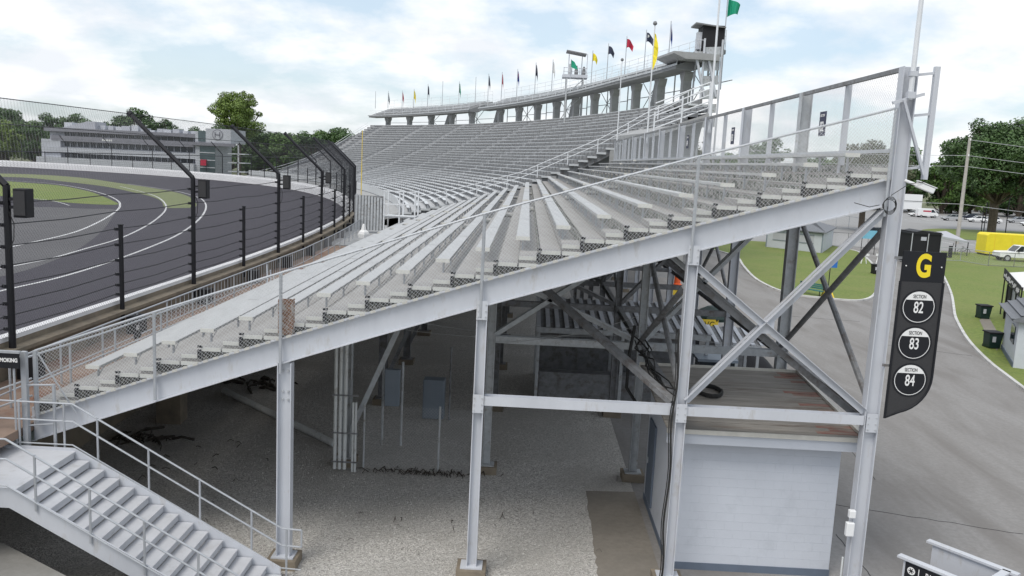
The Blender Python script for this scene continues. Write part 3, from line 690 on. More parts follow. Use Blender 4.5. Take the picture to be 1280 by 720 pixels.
# NO SMOKING
p = GY(-12, 450, 16.9)
t = thing('no_smoking_sign', 'black no smoking sign with white letters at the left edge', 'sign', (p.x, 16.9, p.z))
a, b = GY(-15, 439, 16.9), GY(24, 461, 16.9)
mb = MB(); mb.box(a.x, b.x, 16.9, 16.93, b.z, a.z-.02); mb.build('plate', M['sign_black'], t)
mb = MB(); mb.box(a.x-.02, b.x+.02, 16.885, 16.95, a.z-.02, a.z+.03); mb.build('edge_trim', M['rail'], t)
text('NO SMOKING', .115, M['sign_white'], t, ((a.x+b.x)/2, 16.893, (a.z+b.z)/2+.0), sx=.80, off=.004)
mb = MB(); mb.tube((b.x-.15, 16.96, 2.6), (b.x-.15, 16.96, a.z), .025, 6); mb.build('post', M['rail'], t)

# ================================================================== NEAR STAIRCASE
st_ = thing('staircase', 'white painted steel staircase descending from the landing at lower left', 'staircase', (-9, 15.8, 0))
ya, yb = 14.75, 16.9; zl = 2.58; xl = -9.22; run, ris = .312, .178; NS = 14
mb = MB(); mb.box(-10.95, xl+.03, ya, yb, zl-.05, zl); mb.build('landing', M['tread'], st_)
for k in range(NS):
    x = xl+run*k; z = zl-ris*(k+1)
    mb = MB(); mb.box(x+.0, x+run+.03, ya+.03, yb-.03, z-.035, z); tr = mb.build('tread', M['tread'], st_)
    mb = MB(); mb.box(x-.0, x+.012, ya+.03, yb-.03, z+.03, z+ris-.036); mb.build('riser', M['tread'], st_)
def stringer(y):
    w = .035; d = .33
    xe = xl+run*NS; ze = zl-ris*NS
    pts = [(-10.95, y, zl+.06), (xl, y, zl+.06), (xe, y, ze+.14), (xe, y, max(ze-.2, 0.02)), (xe-.35, y, 0.02), (xl-.05, y, zl-d), (-10.95, y, zl-d)]
    mb = MB(); mb.prism(pts, (0, w, 0)); mb.build('stringer', M['steel'], st_)
stringer(ya-.03); stringer(yb)
# upper flight to the left
for k in range(6):
    x = -10.95-run*k; z = zl+ris*(k+1)
    mb = MB(); mb.box(x-run-.03, x, ya+.03, yb-.03, z-.035, z); mb.build('tread', M['tread'], st_)
    mb = MB(); mb.box(x-.012, x, ya+.03, yb-.03, z-ris+.002, z-.036); mb.build('riser', M['tread'], st_)
for y in (ya-.03, yb):
    mb = MB(); mb.prism([(-10.96, y, zl+.06), (-12.9, y, zl+ris*6.2+.06), (-12.9, y, zl+ris*6.2-.35), (-10.96, y, zl-.33)], (0, .035, 0)); mb.build('stringer', M['steel'], st_)
def rail_run(y, pts, parent, zs=(1.0, .62), posts_=None, low=True):
    for dz in zs: mb = MB(); mb.path([(x, y, z+dz) for x, z in pts], .021, 8); mb.build('handrail', M['rail'], parent)
    mb = MB(); mb.path([(x, y-.03, z+.12) for x, z in pts], .016, 6); mb.build('toe_rail', M['rail'], parent)
def zline(x): 
    if x < -10.95: return zl+(-10.95-x)*ris/run
    return zl if x < xl else zl-(x-xl)*ris/run
xe = xl+run*NS
for y in (ya-.06, yb+.07):
    pts = [(-12.8, zline(-12.8)), (-10.95, zl), (xl-.05, zl), (xe, zline(xe)), (xe+.42, zline(xe)-.02)]
    rail_run(y, pts, st_)
    for x in ([-12.2, -10.4, -9.95+.5, -8.75, -7.68, -6.6, -5.5, -4.75] if y > 16 else [-12.2, -10.7, -9.75, -8.75, -7.75, -6.75, -5.75, -4.9]):
        mb = MB(); mb.tube((x, y, zline(x)-.08), (x, y, zline(x)+1.0), .024, 8); mb.build('post', M['rail'], st_)
    mb = MB(); mb.tube((xe+.42, y, zline(xe)+.98), (xe+.42, y, zline(xe)+.60), .021, 8); mb.tube((xe+.1, y, 0), (xe+.1, y, zline(xe)+.98), .024, 8); mb.build('post', M['rail'], st_)
# gate post of the stand end
gp = thing('gate_post', 'tall galvanised gate post with short rungs at the foot of the end girder', 'post', (-10.33, 17.2, 2.5))
mb = MB(); mb.box(-10.38, -10.27, 17.05, 17.15, 2.3, 4.62); mb.build('post', M['rail'], gp)
mb = MB(); mb.tube((-9.72, 17.1, 2.3), (-9.72, 17.1, 3.95), .035, 8); mb.build('post', M['rail'], gp)
mb = MB(); mb.tube((-10.3, 17.1, 3.9), (-9.72, 17.1, 3.93), .022, 6); mb.tube((-10.3, 17.1, 3.02), (-9.72, 17.1, 3.08), .022, 6); mb.build('rung', M['rail'], gp)
# ramp behind the landing, descending to the left of the walkway
rp = thing('ramp', 'pale green edged ramp with rails beyond the stair landing', 'ramp', (-11.6, 18, 2.4))
mb = MB(); mb.prism([(-10.42, 17.6, 2.92), (-12.6, 17.6, 2.05), (-12.6, 17.6, 1.68), (-10.42, 17.6, 2.5)], (0, .04, 0)); mb.build('stringer', mat('pale_green_steel', (.46,.53,.50), .5, 0, .06, 2), rp)
mb = MB(); mb.prism([(-10.42, 17.65, 2.92), (-12.6, 17.65, 2.05), (-12.6, 17.65, 1.98), (-10.42, 17.65, 2.85)], (0, 1.2, 0)); mb.build('deck', M['foot'], rp)
for dz in (1.0, .62):
    mb = MB(); mb.path([(-10.45, 17.55, 2.92+dz), (-12.6, 17.55, 2.05+dz)], .022, 6); mb.build('handrail', M['rail'], rp)
mb = MB(); mb.tube((-11.5, 17.55, 2.4), (-11.5, 17.55, 3.5), .024, 6); mb.build('post', M['rail'], rp)

# ================================================================== SHED UNDER THE STAND
SX0, SX1, SY0, SY1 = 3.62, 7.28, 18.32, 22.4
shed = thing('block_building', 'pale blue painted block building with weathered board roof under the stand end', 'building', ((SX0+SX1)/2, SY0, 0))
mb = MB(); mb.box(SX0, SX1, SY0, SY1, .17, 3.15); mb.build('wall', M['blue_wall'], shed)
mb = MB(); mb.box(SX0-.015, SX1+.015, SY0-.015, SY1+.015, 0, .17); mb.build('base_band', M['blue_base'], shed)
# block courses: thin proud faces with recessed joints, front and left
bw, bh = .405, .203; n = 0; far = MB()
rb = random.Random(5)
for r in range(15):
    z0 = .18+bh*r
    if z0+bh > 3.16: break
    x = SX0-(bw/2 if r % 2 else 0)
    while x < SX1-.01:
        a, b = max(x, SX0)+.0015, min(x+bw, SX1)-.0015
        if b-a > .04:
            mb = MB(); mb.box(a, b, SY0-.003-rb.uniform(0, .001), SY0+.001, z0+.0015, z0+bh-.0015); mb.build('block', M['blue_wall'], shed)
        x += bw
mb = MB(); mb.box(SX0-.05, SX0-.005, 21.0, 21.95, .3, 2.45); d_ = mb.build('door', M['blue_base'], shed)
mb = MB(); mb.box(SX0-.08, SX0-.051, 21.75, 21.85, 1.25, 1.4); mb.build('handle', M['rail'], d_)
mb = MB(); mb.box(SX0-.32, SX1+.32, SY0-.45, SY0-.41, 3.12, 3.40); mb.build('fascia', M['blue_wall'], shed)
def rz(y): return 3.42+.062*(y-SY0+.48)
def slab_y(name, x0, x1, y0, y1, t0, t1, m_):
    mb = MB(); mb.prism([(x0, y0, rz(y0)+t0), (x0, y1, rz(y1)+t0), (x0, y1, rz(y1)+t1), (x0, y0, rz(y0)+t1)], (x1-x0, 0, 0)); return mb.build(name, m_, shed)
slab_y('roof', SX0-.32, SX1+.32, SY0-.48, SY1+.2, -.02, 0, M['wood_roof'])
y = SY0-.46
while y < SY1+.1:
    xr = SX1-.15-rb.uniform(0, .55)-.04*(y-18)*0; dz = rb.uniform(0, .006)
    slab_y('roof_board', SX0-.31, xr, y, y+.165, .001, .018+dz, M['wood_roof'])
    slab_y('roof_board', xr+.004, SX1+.24, y, y+.165, .001, .016+dz, M['red_board'] if rb.random() < .55 else M['wood_roof']); y += .18
mb = MB(); mb.box(SX0-.34, SX1+.34, SY0-.52, SY0-.481, 3.36, 3.455); mb.build('roof_edge', M['roof_edge'], shed)
slab_y('roof_edge', SX1+.25, SX1+.34, SY0-.48, SY1+.2, .001, .08, M['roof_edge'])
slab_y('roof_edge', SX0-.34, SX1+.34, SY1+.2, SY1+.24, -.06, .07, M['roof_edge'])
mb = MB(); mb.prism([(SX0, SY0+.01, 3.151), (SX0, SY1, 3.151), (SX0, SY1, rz(SY1)-.022), (SX0, SY0+.01, rz(SY0)-.022)], (SX1-SX0, 0, 0)); mb.build('wall_head', M['blue_wall'], shed)
# hose ring on the roof
t = tag(MB().path([V((4.72+.30*math.cos(a*.42), 20.4+.42*math.sin(a*.42), rz(20.4+.42*math.sin(a*.42))+.055+.0015*a)) for a in range(46)], .035, 8).build('hose', M['rubber']), 'coiled black hose lying on the board roof', 'hose')
# boxes on the G column
eb = thing('electrical_box', 'white weatherproof electrical boxes on the lower G column', 'electrical box', (7.2, 17.3, 1))
for (u, v, w, h) in ((1058, 660, .17, .30), (1061, 641, .14, .17)):
    p = GY(u, v, 17.36)
    mb = MB(); mb.box(p.x-w/2+.05, p.x+w/2+.05, 17.26, 17.37, p.z-h/2, p.z+h/2); mb.build('enclosure', M['white'], eb, None, .015)
mb = MB(); mb.tube((7.16, 17.33, 0), (7.16, 17.33, .95), .02, 6); mb.build('conduit', M['pipe'], eb)
# big cable running down the third column
cb = MB(); pts = [(3.30+.03*math.sin(z*3), 17.34+.02*math.cos(z*5), z) for z in [i*.25 for i in range(0, 24)]]
cb.path(pts, .022, 7); cb.path([(x-.045, y, z) for x, y, z in pts], .012, 5); tag(cb.build('cable', M['rubber']), 'black cable bundle strapped down the left side of the third column', 'cable')
cb = MB(); 
for q in range(4): cb.path([V((7.28+.13*math.cos(a*.5+q), 17.28-.02*q, 8.5+(.12+.02*q)*math.sin(a*.5+q))) for a in range(13)], .006, 5)
cb.path([(7.1, 17.3, 8.5), (6.9, 17.3, 8.45), (6.6, 17.33, 8.52)], .008, 5); cb.path([(7.3, 17.28, 8.7), (7.6, 17.2, 8.95), (7.9, 17.2, 9.0)], .007, 5)
tag(cb.build('cable', M['rubber']), 'small coil of black cable hanging at the girder end beside the G column', 'cable')
# camera on the column
p = GY(1152, 234, 17.3)
t = thing('security_camera', 'white bullet security camera on an arm right of the G column', 'camera', (p.x-.2, p.y, p.z))
mb = MB(); mb.bar((p.x-.12, 17.3, p.z+.06), (p.x+.22, 17.22, p.z-.07), .13, .12); mb.build('housing', M['white'], t, None, .02)
mb = MB(); mb.bar((p.x-.1, 17.3, p.z+.13), (p.x+.26, 17.22, p.z-.005), .17, .015); mb.build('sunshield', M['white'], t)
mb = MB(); mb.tube((p.x-.33, 17.35, p.z+.12), (p.x-.1, 17.3, p.z+.04), .03, 6); mb.build('arm', M['white'], t)
# ---------------- G sign
gs_ = thing('section_sign', 'tall hanging banner with yellow G and section numbers 82 83 84 on the right column', 'sign', (8.1, 17.3, 6))
sy = 17.32
def SP3(x, y): p = GY(x, y, sy); return V((p.x, sy, p.z))
L0, R0 = 7.70, 8.58; ZTOP, ZH = 7.60, 6.98
mb = MB(); mb.prism([(L0, sy, ZTOP), (R0, sy, ZTOP), (R0, sy, ZH), (L0, sy, ZH)], (0, .03, 0)); mb.build('header_panel', M['sign_black'], gs_)
cur = [(R0, sy+.004, ZH-.001), (R0, sy+.004, 5.0)]
for a in range(1, 9):
    an = a/8*math.radians(75); cur.append((R0-.80*(1-math.cos(an))*1.0, sy+.004, 5.0-.80*math.sin(an)))
cur += [(L0, sy+.004, 4.08), (L0, sy+.004, ZH-.001)]
mb = MB(); mb.prism(cur, (0, .02, 0)); mb.build('mesh_banner', M['sign_mesh'], gs_)
mb = MB(); mb.path([(x, sy, z) for x, _, z in cur[:-1]]+[(L0, sy, ZH)], .028, 6); mb.build('edge_trim', M['sign_black'], gs_)
text('G', .64, M['sign_yellow'], gs_, (8.14, sy-.004, 7.29), sx=.66, off=.024)
for zc, s_ in ((6.46, '82'), (5.70, '83'), (4.92, '84')):
    xc = 8.13; R_ = .36
    mb = MB()
    def disc(r, y, a0=0, a1=360, n=40): return [(xc+r*math.cos(math.radians(a0+(a1-a0)*i/n)), y, zc+r*math.sin(math.radians(a0+(a1-a0)*i/n))) for i in range(n+(0 if a1-a0 == 360 else 1))]
    mb.prism(disc(R_, sy-.004), (0, .008, 0)); d1 = mb.build('roundel', M['sign_black'], gs_)
    mb = MB(); 
    o_, i_ = disc(.322, sy-.007), disc(.309, sy-.007); n = 40
    mb.add(o_+i_, [(i, (i+1) % n, (i+1) % n+n, i+n) for i in range(n)]); mb.build('ring', M['sign_white'], d1)
    mb = MB(); mb.add(disc(.309, sy-.007, 28, 152, 20), [tuple(range(21))]); mb.build('cap', M['sign_white'], d1)
    text(s_, .33, M['sign_white'], d1, (xc, sy-.009, zc-.02), sx=.62, off=.004)
    text('SECTION', .105, M['sign_black'], d1, (xc, sy-.011, zc+.215), sx=.62)
mb = MB()
for x in (L0+.08, R0-.08): mb.tube((x, sy-.01, 7.3), (x, sy+.0, 7.3), .014, 8)
mb.build('rivet', M['sign_white'], gs_)
mb = MB(); mb.bar((7.55, sy+.04, 7.45), (R0, sy+.04, 7.45), .03, .05); mb.bar((7.55, sy+.04, 5.2), (8.3, sy+.04, 5.2), .03, .05); mb.build('bracket_arm', M['steel_dark'], gs_)

# ---------------- U shaped guard box bottom right
gb = thing('guard_enclosure', 'white steel U shaped guard enclosure with a black sign, bottom right corner', 'enclosure', (9.4, 16.8, 0))
A, B, C2 = V((8.42, 17.22, 0)), V((9.42, 18.05, 0)), V((10.45, 16.75, 0)); D = A+(C2-B)
def wallseg(p, q, name='side_panel', ext=.12):
    d = (q-p).normalized()
    mb = MB(); mb.bar(p+V((0, 0, .52)), q+V((0, 0, .52)), .04, 1.04); mb.build(name, M['steel'], gb)
    mb = MB(); mb.bar(p-d*ext+V((0, 0, 1.07)), q+d*ext+V((0, 0, 1.07)), .16, .05); mb.build('top_flange', M['steel'], gb)
wallseg(A, D); wallseg(B, C2); wallseg(C2+(B-C2).normalized()*.1, D+(A-D).normalized()*.1, 'end_panel', -.02)
d = (D-A).normalized(); nn = V((d.y, -d.x, 0)); nn = nn if nn.y < 0 else -nn
sgn = MB(); sgn.bar(A+d*.06+nn*.04+V((0, 0, .80)), A+d*1.1+nn*.04+V((0, 0, .80)), .02, .42); sgn.build('sign_plate', M['sign_black'], gb)
ang = math.atan2(d.y, d.x)
q = A+nn*.056+V((0, 0, .86))
text('PARKING', .2, M['sign_white'], gb, q+d*.76, (math.pi/2, 0, ang), .62, .004)
text('|', .26, M['sign_white'], gb, q+d*.36, (math.pi/2, 0, ang), .8)
mb = MB(); c = q+d*.2
ptsd = [c+d*(.085*math.cos(a*math.pi/12))+V((0, 0, .085*math.sin(a*math.pi/12))) for a in range(24)]
mb.add(ptsd, [tuple(range(24))]); mb.build('emblem', M['sign_white'], gb)
for a in (0, 60, 120):
    mb = MB(); e = d*math.cos(math.radians(a))*.06+V((0, 0, math.sin(math.radians(a))*.06)); mb.bar(c-e+nn*.003, c+e+nn*.003, .004, .018, nn.cross(e)); mb.build('emblem_bar', M['sign_black'], gb)

# ================================================================== UNDER THE STAND
cond = thing('conduit_bundle', 'bundle of white vertical conduits beneath the stand, left of the grey cabinet', 'conduits', (-4.7, 23.1, 0))
for i, dx in enumerate((-.36, -.22, -.08, .14, .22)):
    mb = MB(); mb.tube((-4.75+dx, 23.1, .12 if i < 3 else .05), (-4.75+dx, 23.1, 4.0 if i < 3 else 2.1), .052 if i < 3 else .035, 8); mb.build('conduit', M['pipe'], cond)
for z in (.35, 1.2, 2.3): mb = MB(); mb.box(-5.2, -4.45, 23.03, 23.05, z-.02, z+.02); mb.build('strap', M['steel_dark'], cond)
p = GZ(541, 525); t = thing('utility_cabinet', 'plain grey blue utility cabinet standing on gravel under the stand', 'cabinet', (p.x, p.y, 0))
mb = MB(); mb.box(p.x-.38, p.x+.36, p.y, p.y+.5, .03, 1.42); mb.build('body', M['cabinet'], t, None, .02)
mb = MB(); mb.box(p.x-.33, p.x+.31, p.y-.015, p.y-.003, .12, 1.33); mb.build('door', M['cabinet'], t)
mb = MB(); mb.tube((p.x+.55, p.y+.1, 0), (p.x+.55, p.y+.1, 2.6), .035, 6); tag(mb.build('pipe_post', M['steel_dark']), 'thin grey pipe post standing right of the utility cabinet', 'post')
mb = MB(); mb.box(-4.1, -3.65, 25.4, 25.6, 1.35, 2.5); o = mb.build('panel_box', M['cabinet']); tag(o, 'grey electrical panel box on posts behind the conduits', 'electrical box')
t = thing('panel_posts', 'two thin posts carrying the grey electrical panel box under the stand', 'post', (-3.9, 25.7, 0))
for x in (-4.2, -3.6): mb = MB(); mb.tube((x, 25.68, 0), (x, 25.68, 2.7), .04, 6); mb.build('post', M['steel_worn'], t)
fe = thing('chain_link_fence', 'low chain link fence in the shade between the first inner columns under the stand', 'fence', (-2.9, 23.5, 0))
mb = MB(); mb.link((-4.4, 23.55, .02), (-1.0, 23.55, .02), (-1.0, 23.55, 1.9), (-4.4, 23.55, 1.9), .065, .0022); mb.build('wire_mesh', M['grey_wire'], fe)
for x in (-4.38, -2.2, -1.02): mb = MB(); mb.tube((x, 23.6, 0), (x, 23.6, 1.95), .03, 6); mb.build('post', M['steel_worn'], fe)
t = tag(MB().tube((-10.9, 30.4, .12), (-5.6, 25.2, .12), .11, 10).build('drain_pipe', M['pipe']), 'long grey pipe lying across the gravel under the stand', 'pipe')
def twigs(name, cx, cy, n, spread, lab, seed, L=.6, rr=.02):
    rg = random.Random(seed); mb = MB()
    for i in range(n):
        a = rg.uniform(0, 6.28); x, y = cx+rg.gauss(0, spread[0]), cy+rg.gauss(0, spread[1]); l = rg.uniform(.2, L)
        mb.path([(x, y, .02), (x+l*.5*math.cos(a), y+l*.5*math.sin(a), rg.uniform(.04, .16)), (x+l*math.cos(a+.3), y+l*math.sin(a+.3), .03)], rr*rg.uniform(.5, 1.3), 4)
    o = mb.build(name, M['debris'], None, 'stuff'); o['label'] = lab; o['category'] = 'debris'
p = GZ(180, 548); twigs('dead_branches', p.x, p.y, 30, (.5, .25), 'dark dead branches scattered on gravel under the front girder', 1, .8, .035)
p = GZ(310, 480); twigs('dead_branches', p.x+.4, p.y, 22, (.5, .35), 'black debris heap beside the lying pipe', 2, .8, .05)
twigs('leaf_litter', -2.6, 23.35, 80, (.9, .07), 'line of dark leaf litter along the foot of the low fence', 3, .2, .012)
twigs('leaf_litter', -2, 19.8, 26, (3.2, 1.8), 'sparse small twigs on the foreground gravel', 4, .12, .008)
rs = random.Random(77); mb = MB()
for i in range(5200):
    x, y = rs.uniform(-9.5, 1.9), 15.2+rs.random()**1.5*13; r = rs.uniform(.008, .026); q = [rs.uniform(.6, 1.3)*r for _ in range(6)]
    mb.add([(x+q[0],y,r*.3),(x,y+q[1],r*.3),(x-q[2],y,r*.3),(x,y-q[3],r*.3),(x+.2*r,y,r*.3+q[4]),(x,y,0)], [(0,1,4),(1,2,4),(2,3,4),(3,0,4),(1,0,5),(2,1,5),(3,2,5),(0,3,5)])
o = mb.build('gravel_stones', mat('limestone_chips', (.50,.49,.47), .85, 0, .35, 6), None, 'stuff'); o['label'] = 'loose pale stones lying on the gravel under the stand'; o['category'] = 'gravel'
twigs('leaf_litter', -9.4, 23.5, 16, (1.3, 1.2), 'twigs and leaves on the gravel near the front piers', 8, .22, .012)
# sagging wires under the stand
mb = MB()
for (a, b, sag) in [((-3.6, 24, 4.4), (3.4, 24, 4.3), .25), ((-3.6, 24, 4.1), (3.4, 23.6, 4.6), .3), ((-.8, 23.7, 3.9), (3.4, 23.7, 4.9), .2), ((3.5, 23.8, 4.6), (7.4, 23.8, 4.4), .3)]:
    a, b = V(a), V(b); mb.path([a.lerp(b, i/10)+V((0, 0, -sag*4*(i/10)*(1-i/10))) for i in range(11)], .008, 4)
tag(mb.build('wire', M['grey_wire']), 'thin sagging wires strung between the inner columns', 'wire')
mb = MB()
for q in range(6):
    rg = random.Random(q+20); mb.path([V((3.3+rg.uniform(-.2, .2), 23.6-i*.9+rg.uniform(-.05, .05), 4.25+.1*math.sin(i+q)-(.02*i)+rg.uniform(-.03, .03))) for i in range(7)], .018, 5)
mb.path([(3.0, 22, 4.9), (2.85, 21.6, 4.2), (2.8, 21.3, 3.4), (3.1, 21, 3.0)], .045, 6)
tag(mb.build('cable', M['rubber']), 'tangle of black cables along the strut between columns', 'cable')
# concession stalls below the far bays
def stall(name, lab, x0, x1, y0, y1, zf, zr, seed):
    t = thing(name, lab, 'stall', ((x0+x1)/2, y0, 0))
    for x in (x0+.1, (x0+x1)/2, x1-.1):
        for y in (y0+.1, y1-.1): mb = MB(); mb.box(x-.06, x+.06, y-.06, y+.06, 0, zf if y < (y0+y1)/2 else zr); mb.build('post', M['steel_worn'], t)
    x = x0; 
    while x < x1:
        mb = MB(); mb.prism([(x, y0, zf), (x+.16, y0, zf), (x+.16, y1, zr), (x, y1, zr)], (0, 0, .05)); mb.build('roof_slat', M['steel'], t); x += .36
    mb = MB(); mb.prism([(x0, y0+.02, zf-.03), (x1, y0+.02, zf-.03), (x1, y1, zr-.03), (x0, y1, zr-.03)], (0, 0, .02)); mb.build('roof', M['steel_dark'], t)
    mb = MB(); mb.box(x0, x1, y0-.05, y0-.005, zf-.22, zf-.02); mb.build('front_beam', M['steel_worn'], t)
    mb = MB(); mb.box(x0+.2, x1-.2, y1-.15, y1-.1, 0, zr-.4); mb.build('rear_wall', M['steel_dark'], t)
    mb = MB(); mb.box(x0+.2, x1-.2, y0+.4, y0+1.0, 0, 1.05); mb.build('counter', M['steel_dark'], t)
    return t
stall('concession_stall', 'long roofed concession stall in the shade beneath the middle bays', .6, 7.2, 31.6, 35.9, 2.9, 3.35, 1)
stall('concession_stall', 'shorter ribbed roof concession stall right of the third column', 7.75, 9.6, 33.2, 35.2, 2.25, 2.6, 2)
# pedestrian fence line behind stalls
# vending umbrella with yellow panel
p = GZ(888, 432); ux, uy = p.x, p.y
t = thing('umbrella_stand', 'dark green umbrella over a stand with a yellow price panel', 'umbrella', (ux, uy, 0))
q = GY(888, 382, uy)
mb = MB(); mb.lathe((ux, uy, q.z-.55), [(1.0, -.15), (1.02, 0), (.7, .32), (.3, .52), (.02, .58)], 12); mb.build('canopy', M['green_bin'], t)
mb = MB(); mb.tube((ux, uy, 0), (ux, uy, q.z), .03, 6); mb.build('pole', M['rail'], t)
a, b = GY(877, 399, uy-1), GY(897, 414, uy-1)
mb = MB(); mb.box(a.x, b.x, uy-1, uy-.96, b.z, a.z); mb.build('price_panel', M['yellow_paint'], t)
text('VG', .5, M['sign_black'], t, ((a.x+b.x)/2, uy-1.005, (a.z+b.z)/2), sx=.8)
mb = MB(); mb.box(a.x-.8, a.x-.02, uy-1, uy-.2, b.z-1, a.z); mb.build('stand_side', M['black_box'], t)
# orange barrel on yellow base
p = GZ(846, 360, 0); p = V((p.x*.62, p.y*.62, 0))
q0 = GY(846, 360, 50); q1 = GY(846, 336, 50)
t = thing('safety_barrel', 'bright orange safety barrel on a yellow base seen through the columns', 'barrel', (q0.x, 50, 0))
b0 = GZ(846, 366, 0)
Yb = 58
q0 = GY(846, 360, Yb); q1 = GY(846, 338, Yb)
mb = MB(); mb.lathe((q0.x, Yb, q0.z), [(.33, 0), (.30, .3), (.22, .34), (.20, 1.1), (.05, 1.3)], 12); mb.build('barrel', M['orange'], t)
mb = MB(); mb.box(q0.x-.45, q0.x+.4, Yb-.2, Yb+.3, q0.z-.45, q0.z); mb.build('base', M['yellow_paint'], t)
mb = MB(); mb.box(q0.x-.4, q0.x+.4, Yb-.1, Yb+.3, 0, q0.z-.45); mb.build('stand', M['steel_worn'], t)
# dark tarpaulin hump
p = GZ(945, 466, .2)
mb = MB(); mb.sm = True
vs = []; n1, n2 = 10, 8
for i in range(n1+1):
    for j in range(n2+1):
        u, v = i/n1, j/n2; vs.append((p.x-1.0+2.1*u, p.y+1.6*v, .02+1.9*math.sin(math.pi*v)**.6*(1-u)**.7*(.95+.05*math.sin(9*u))))
mb.add(vs, [(i*(n2+1)+j, (i+1)*(n2+1)+j, (i+1)*(n2+1)+j+1, i*(n2+1)+j+1) for i in range(n1) for j in range(n2)])
tag(mb.build('tarpaulin', M['black_box']), 'black tarpaulin covered hump behind the board roof', 'tarpaulin')
t = thing('vending_counter', 'dark glazed vending counter behind the block building roof', 'counter', (7.4, 30, 0))
mb = MB(); mb.box(6.7, 8.1, 31, 32, 0, 1.0); mb.build('body', M['steel_worn'], t); mb = MB(); mb.box(6.75, 8.05, 31.05, 31.95, 1.0, 2.0); mb.build('display_glass', M['dark_glass'], t); mb = MB(); mb.box(6.65, 8.15, 30.95, 32.05, 2.0, 2.1); mb.build('top', M['cabinet'], t)

# ================================================================== FAR BOWL STAND, UPPER DECK
PROF = [(4.6, 4.0), (10, 5.3), (15.5, 7.0), (22.9, 10.5), (27.5, 13.3), (32.2, 15.9)]
def pz(o):
    for (a, za), (b, zb) in zip(PROF[:-1], PROF[1:]):
        if o <= b: return za+(zb-za)*(o-a)/(b-a)
    return PROF[-1][1]
bowl = thing('grandstand', 'far curved grandstand bowl of pale bench rows sweeping round the turn', 'grandstand', tuple(W(76, 5, 0)))
NRB = 32; DO = .84; S0 = 76.0; SFULL = 177.0; SEND = 175.0
def s_end(k): return SEND-(SEND-SFULL)*(k/(NRB-1))**.8
tread, riser_mb = MB(), MB(); supp = MB(); runb = MB(); nind = 0
aisles = [S0+12.2*i for i in range(0, 18)]
bl = []
for k in range(NRB):
    o = 4.8+DO*k; z = pz(o); z2 = pz(o+DO); e = s_end(k)
    sa = 66.2 if 24 <= k <= 28 else (79.5 if k > 28 else S0)
    strip(tread, sa, e, o, z, o+DO, z, 3)
    strip(riser_mb, sa, e, o+DO, z, o+DO, z2, 3)
    cuts = [sa]+[a for a in aisles if sa+2 < a < e-2]+[e]
    for a, b in zip(cuts[:-1], cuts[1:]): bl.append((a, b-1.1, o+.38, z+.40))
bl.sort(key=lambda r: (W(r[0], r[2])-V((0, 0, 9))).length)
for i, (a, b, o, z) in enumerate(bl):
    mb = MB() if i < 290 else runb
    ring(mb, a, b, [(o, z), (o, z+.05), (o+.30, z+.05), (o+.30, z)], 4)
    if i < 290: mb.build('bench', M['alum'], bowl)
    s = a+.4
    while s < b:
        p, q = W(s, o+.12, z-.4), W(s+.10, o+.2, z); supp.box(min(p.x, q.x), max(p.x, q.x), min(p.y, q.y), max(p.y, q.y), z-.4, z)
        s += 1.5
tread.build('tread', M['bowl_tread'], bowl, 'stuff'); riser_mb.build('riser', M['bowl_grey'], bowl, 'stuff')
runb.build('bench_run', M['alum'], bowl, 'stuff'); supp.build('bench_supports', M['bowl_grey'], bowl, 'stuff')
# stepped near end: girder, end wall plates, columns and stair rail
mb = MB()
pts = [W(S0-.05, o, z-.12) for o, z in PROF]+[W(S0-.05, o, z-.95) for o, z in reversed(PROF)]
d = (W(S0+.3, 10)-W(S0-.0, 10)); mb.prism(pts, d); mb.build('end_girder', M['steel_dark'], bowl)
mb = MB()
for k in range(NRB):
    o = 4.8+DO*k; z = pz(o); mb.prism([W(S0-.25, o, z+.02), W(S0-.25, o+DO*1.02, z+.02), W(S0-.25, o+DO*1.02, z-.16), W(S0-.25, o, z-.16)], W(S0-.06, 10)-W(S0-.25, 10))
mb.build('end_steps', M['alum'], bowl, 'stuff')
for o in (6, 13, 18.5, 24):
    p = W(S0, o); mb = MB(); mb.box(p.x-.3, p.x+.3, p.y-.3, p.y+.3, 0, pz(o)-.5); mb.build('column', M['concrete'], bowl)
for dz in (1.15, .65):
    mb = MB(); mb.path([W(S0-.2, o, z+dz) for o, z in [(p, pz(p)) for p in (6, 9, 12, 15.5, 19, 22.9, 25, 27.5, 30, 32)]], .035, 6); mb.build('end_rail', M['white_rail'], bowl)
for i in range(10):
    o = 6+i*2.75; mb = MB(); mb.box(*[c for ab in [(W(S0-.2, o).x-.04, W(S0-.2, o).x+.04), (W(S0-.2, o).y-.04, W(S0-.2, o).y+.04), (pz(o), pz(o)+1.2)] for c in ab]); mb.build('rail_post', M['white_rail'], bowl)
# underside cover so the bowl is closed from behind, back wall
mb = MB()
for (o0, z0), (o1, z1) in zip(PROF[:-1], PROF[1:]): strip(mb, S0+(4 if o0 > 27 else 0), 177, o0, z0-.6, o1, z1-.6, 5)
mb.build('underside', M['steel_dark'], bowl)
mb = MB(); ring(mb, 80, 177, [(32.0, 0), (32.0, 15.0), (32.2, 15.0), (32.2, 0)], 4); mb.build('back_wall', M['bowl_grey'], bowl)
mb = MB(); ring(mb, 77, 80, [(20, 0), (20, 8.4), (31, 14.5), (31, 0)], 4); mb.build('end_wall', M['bowl_grey'], bowl)
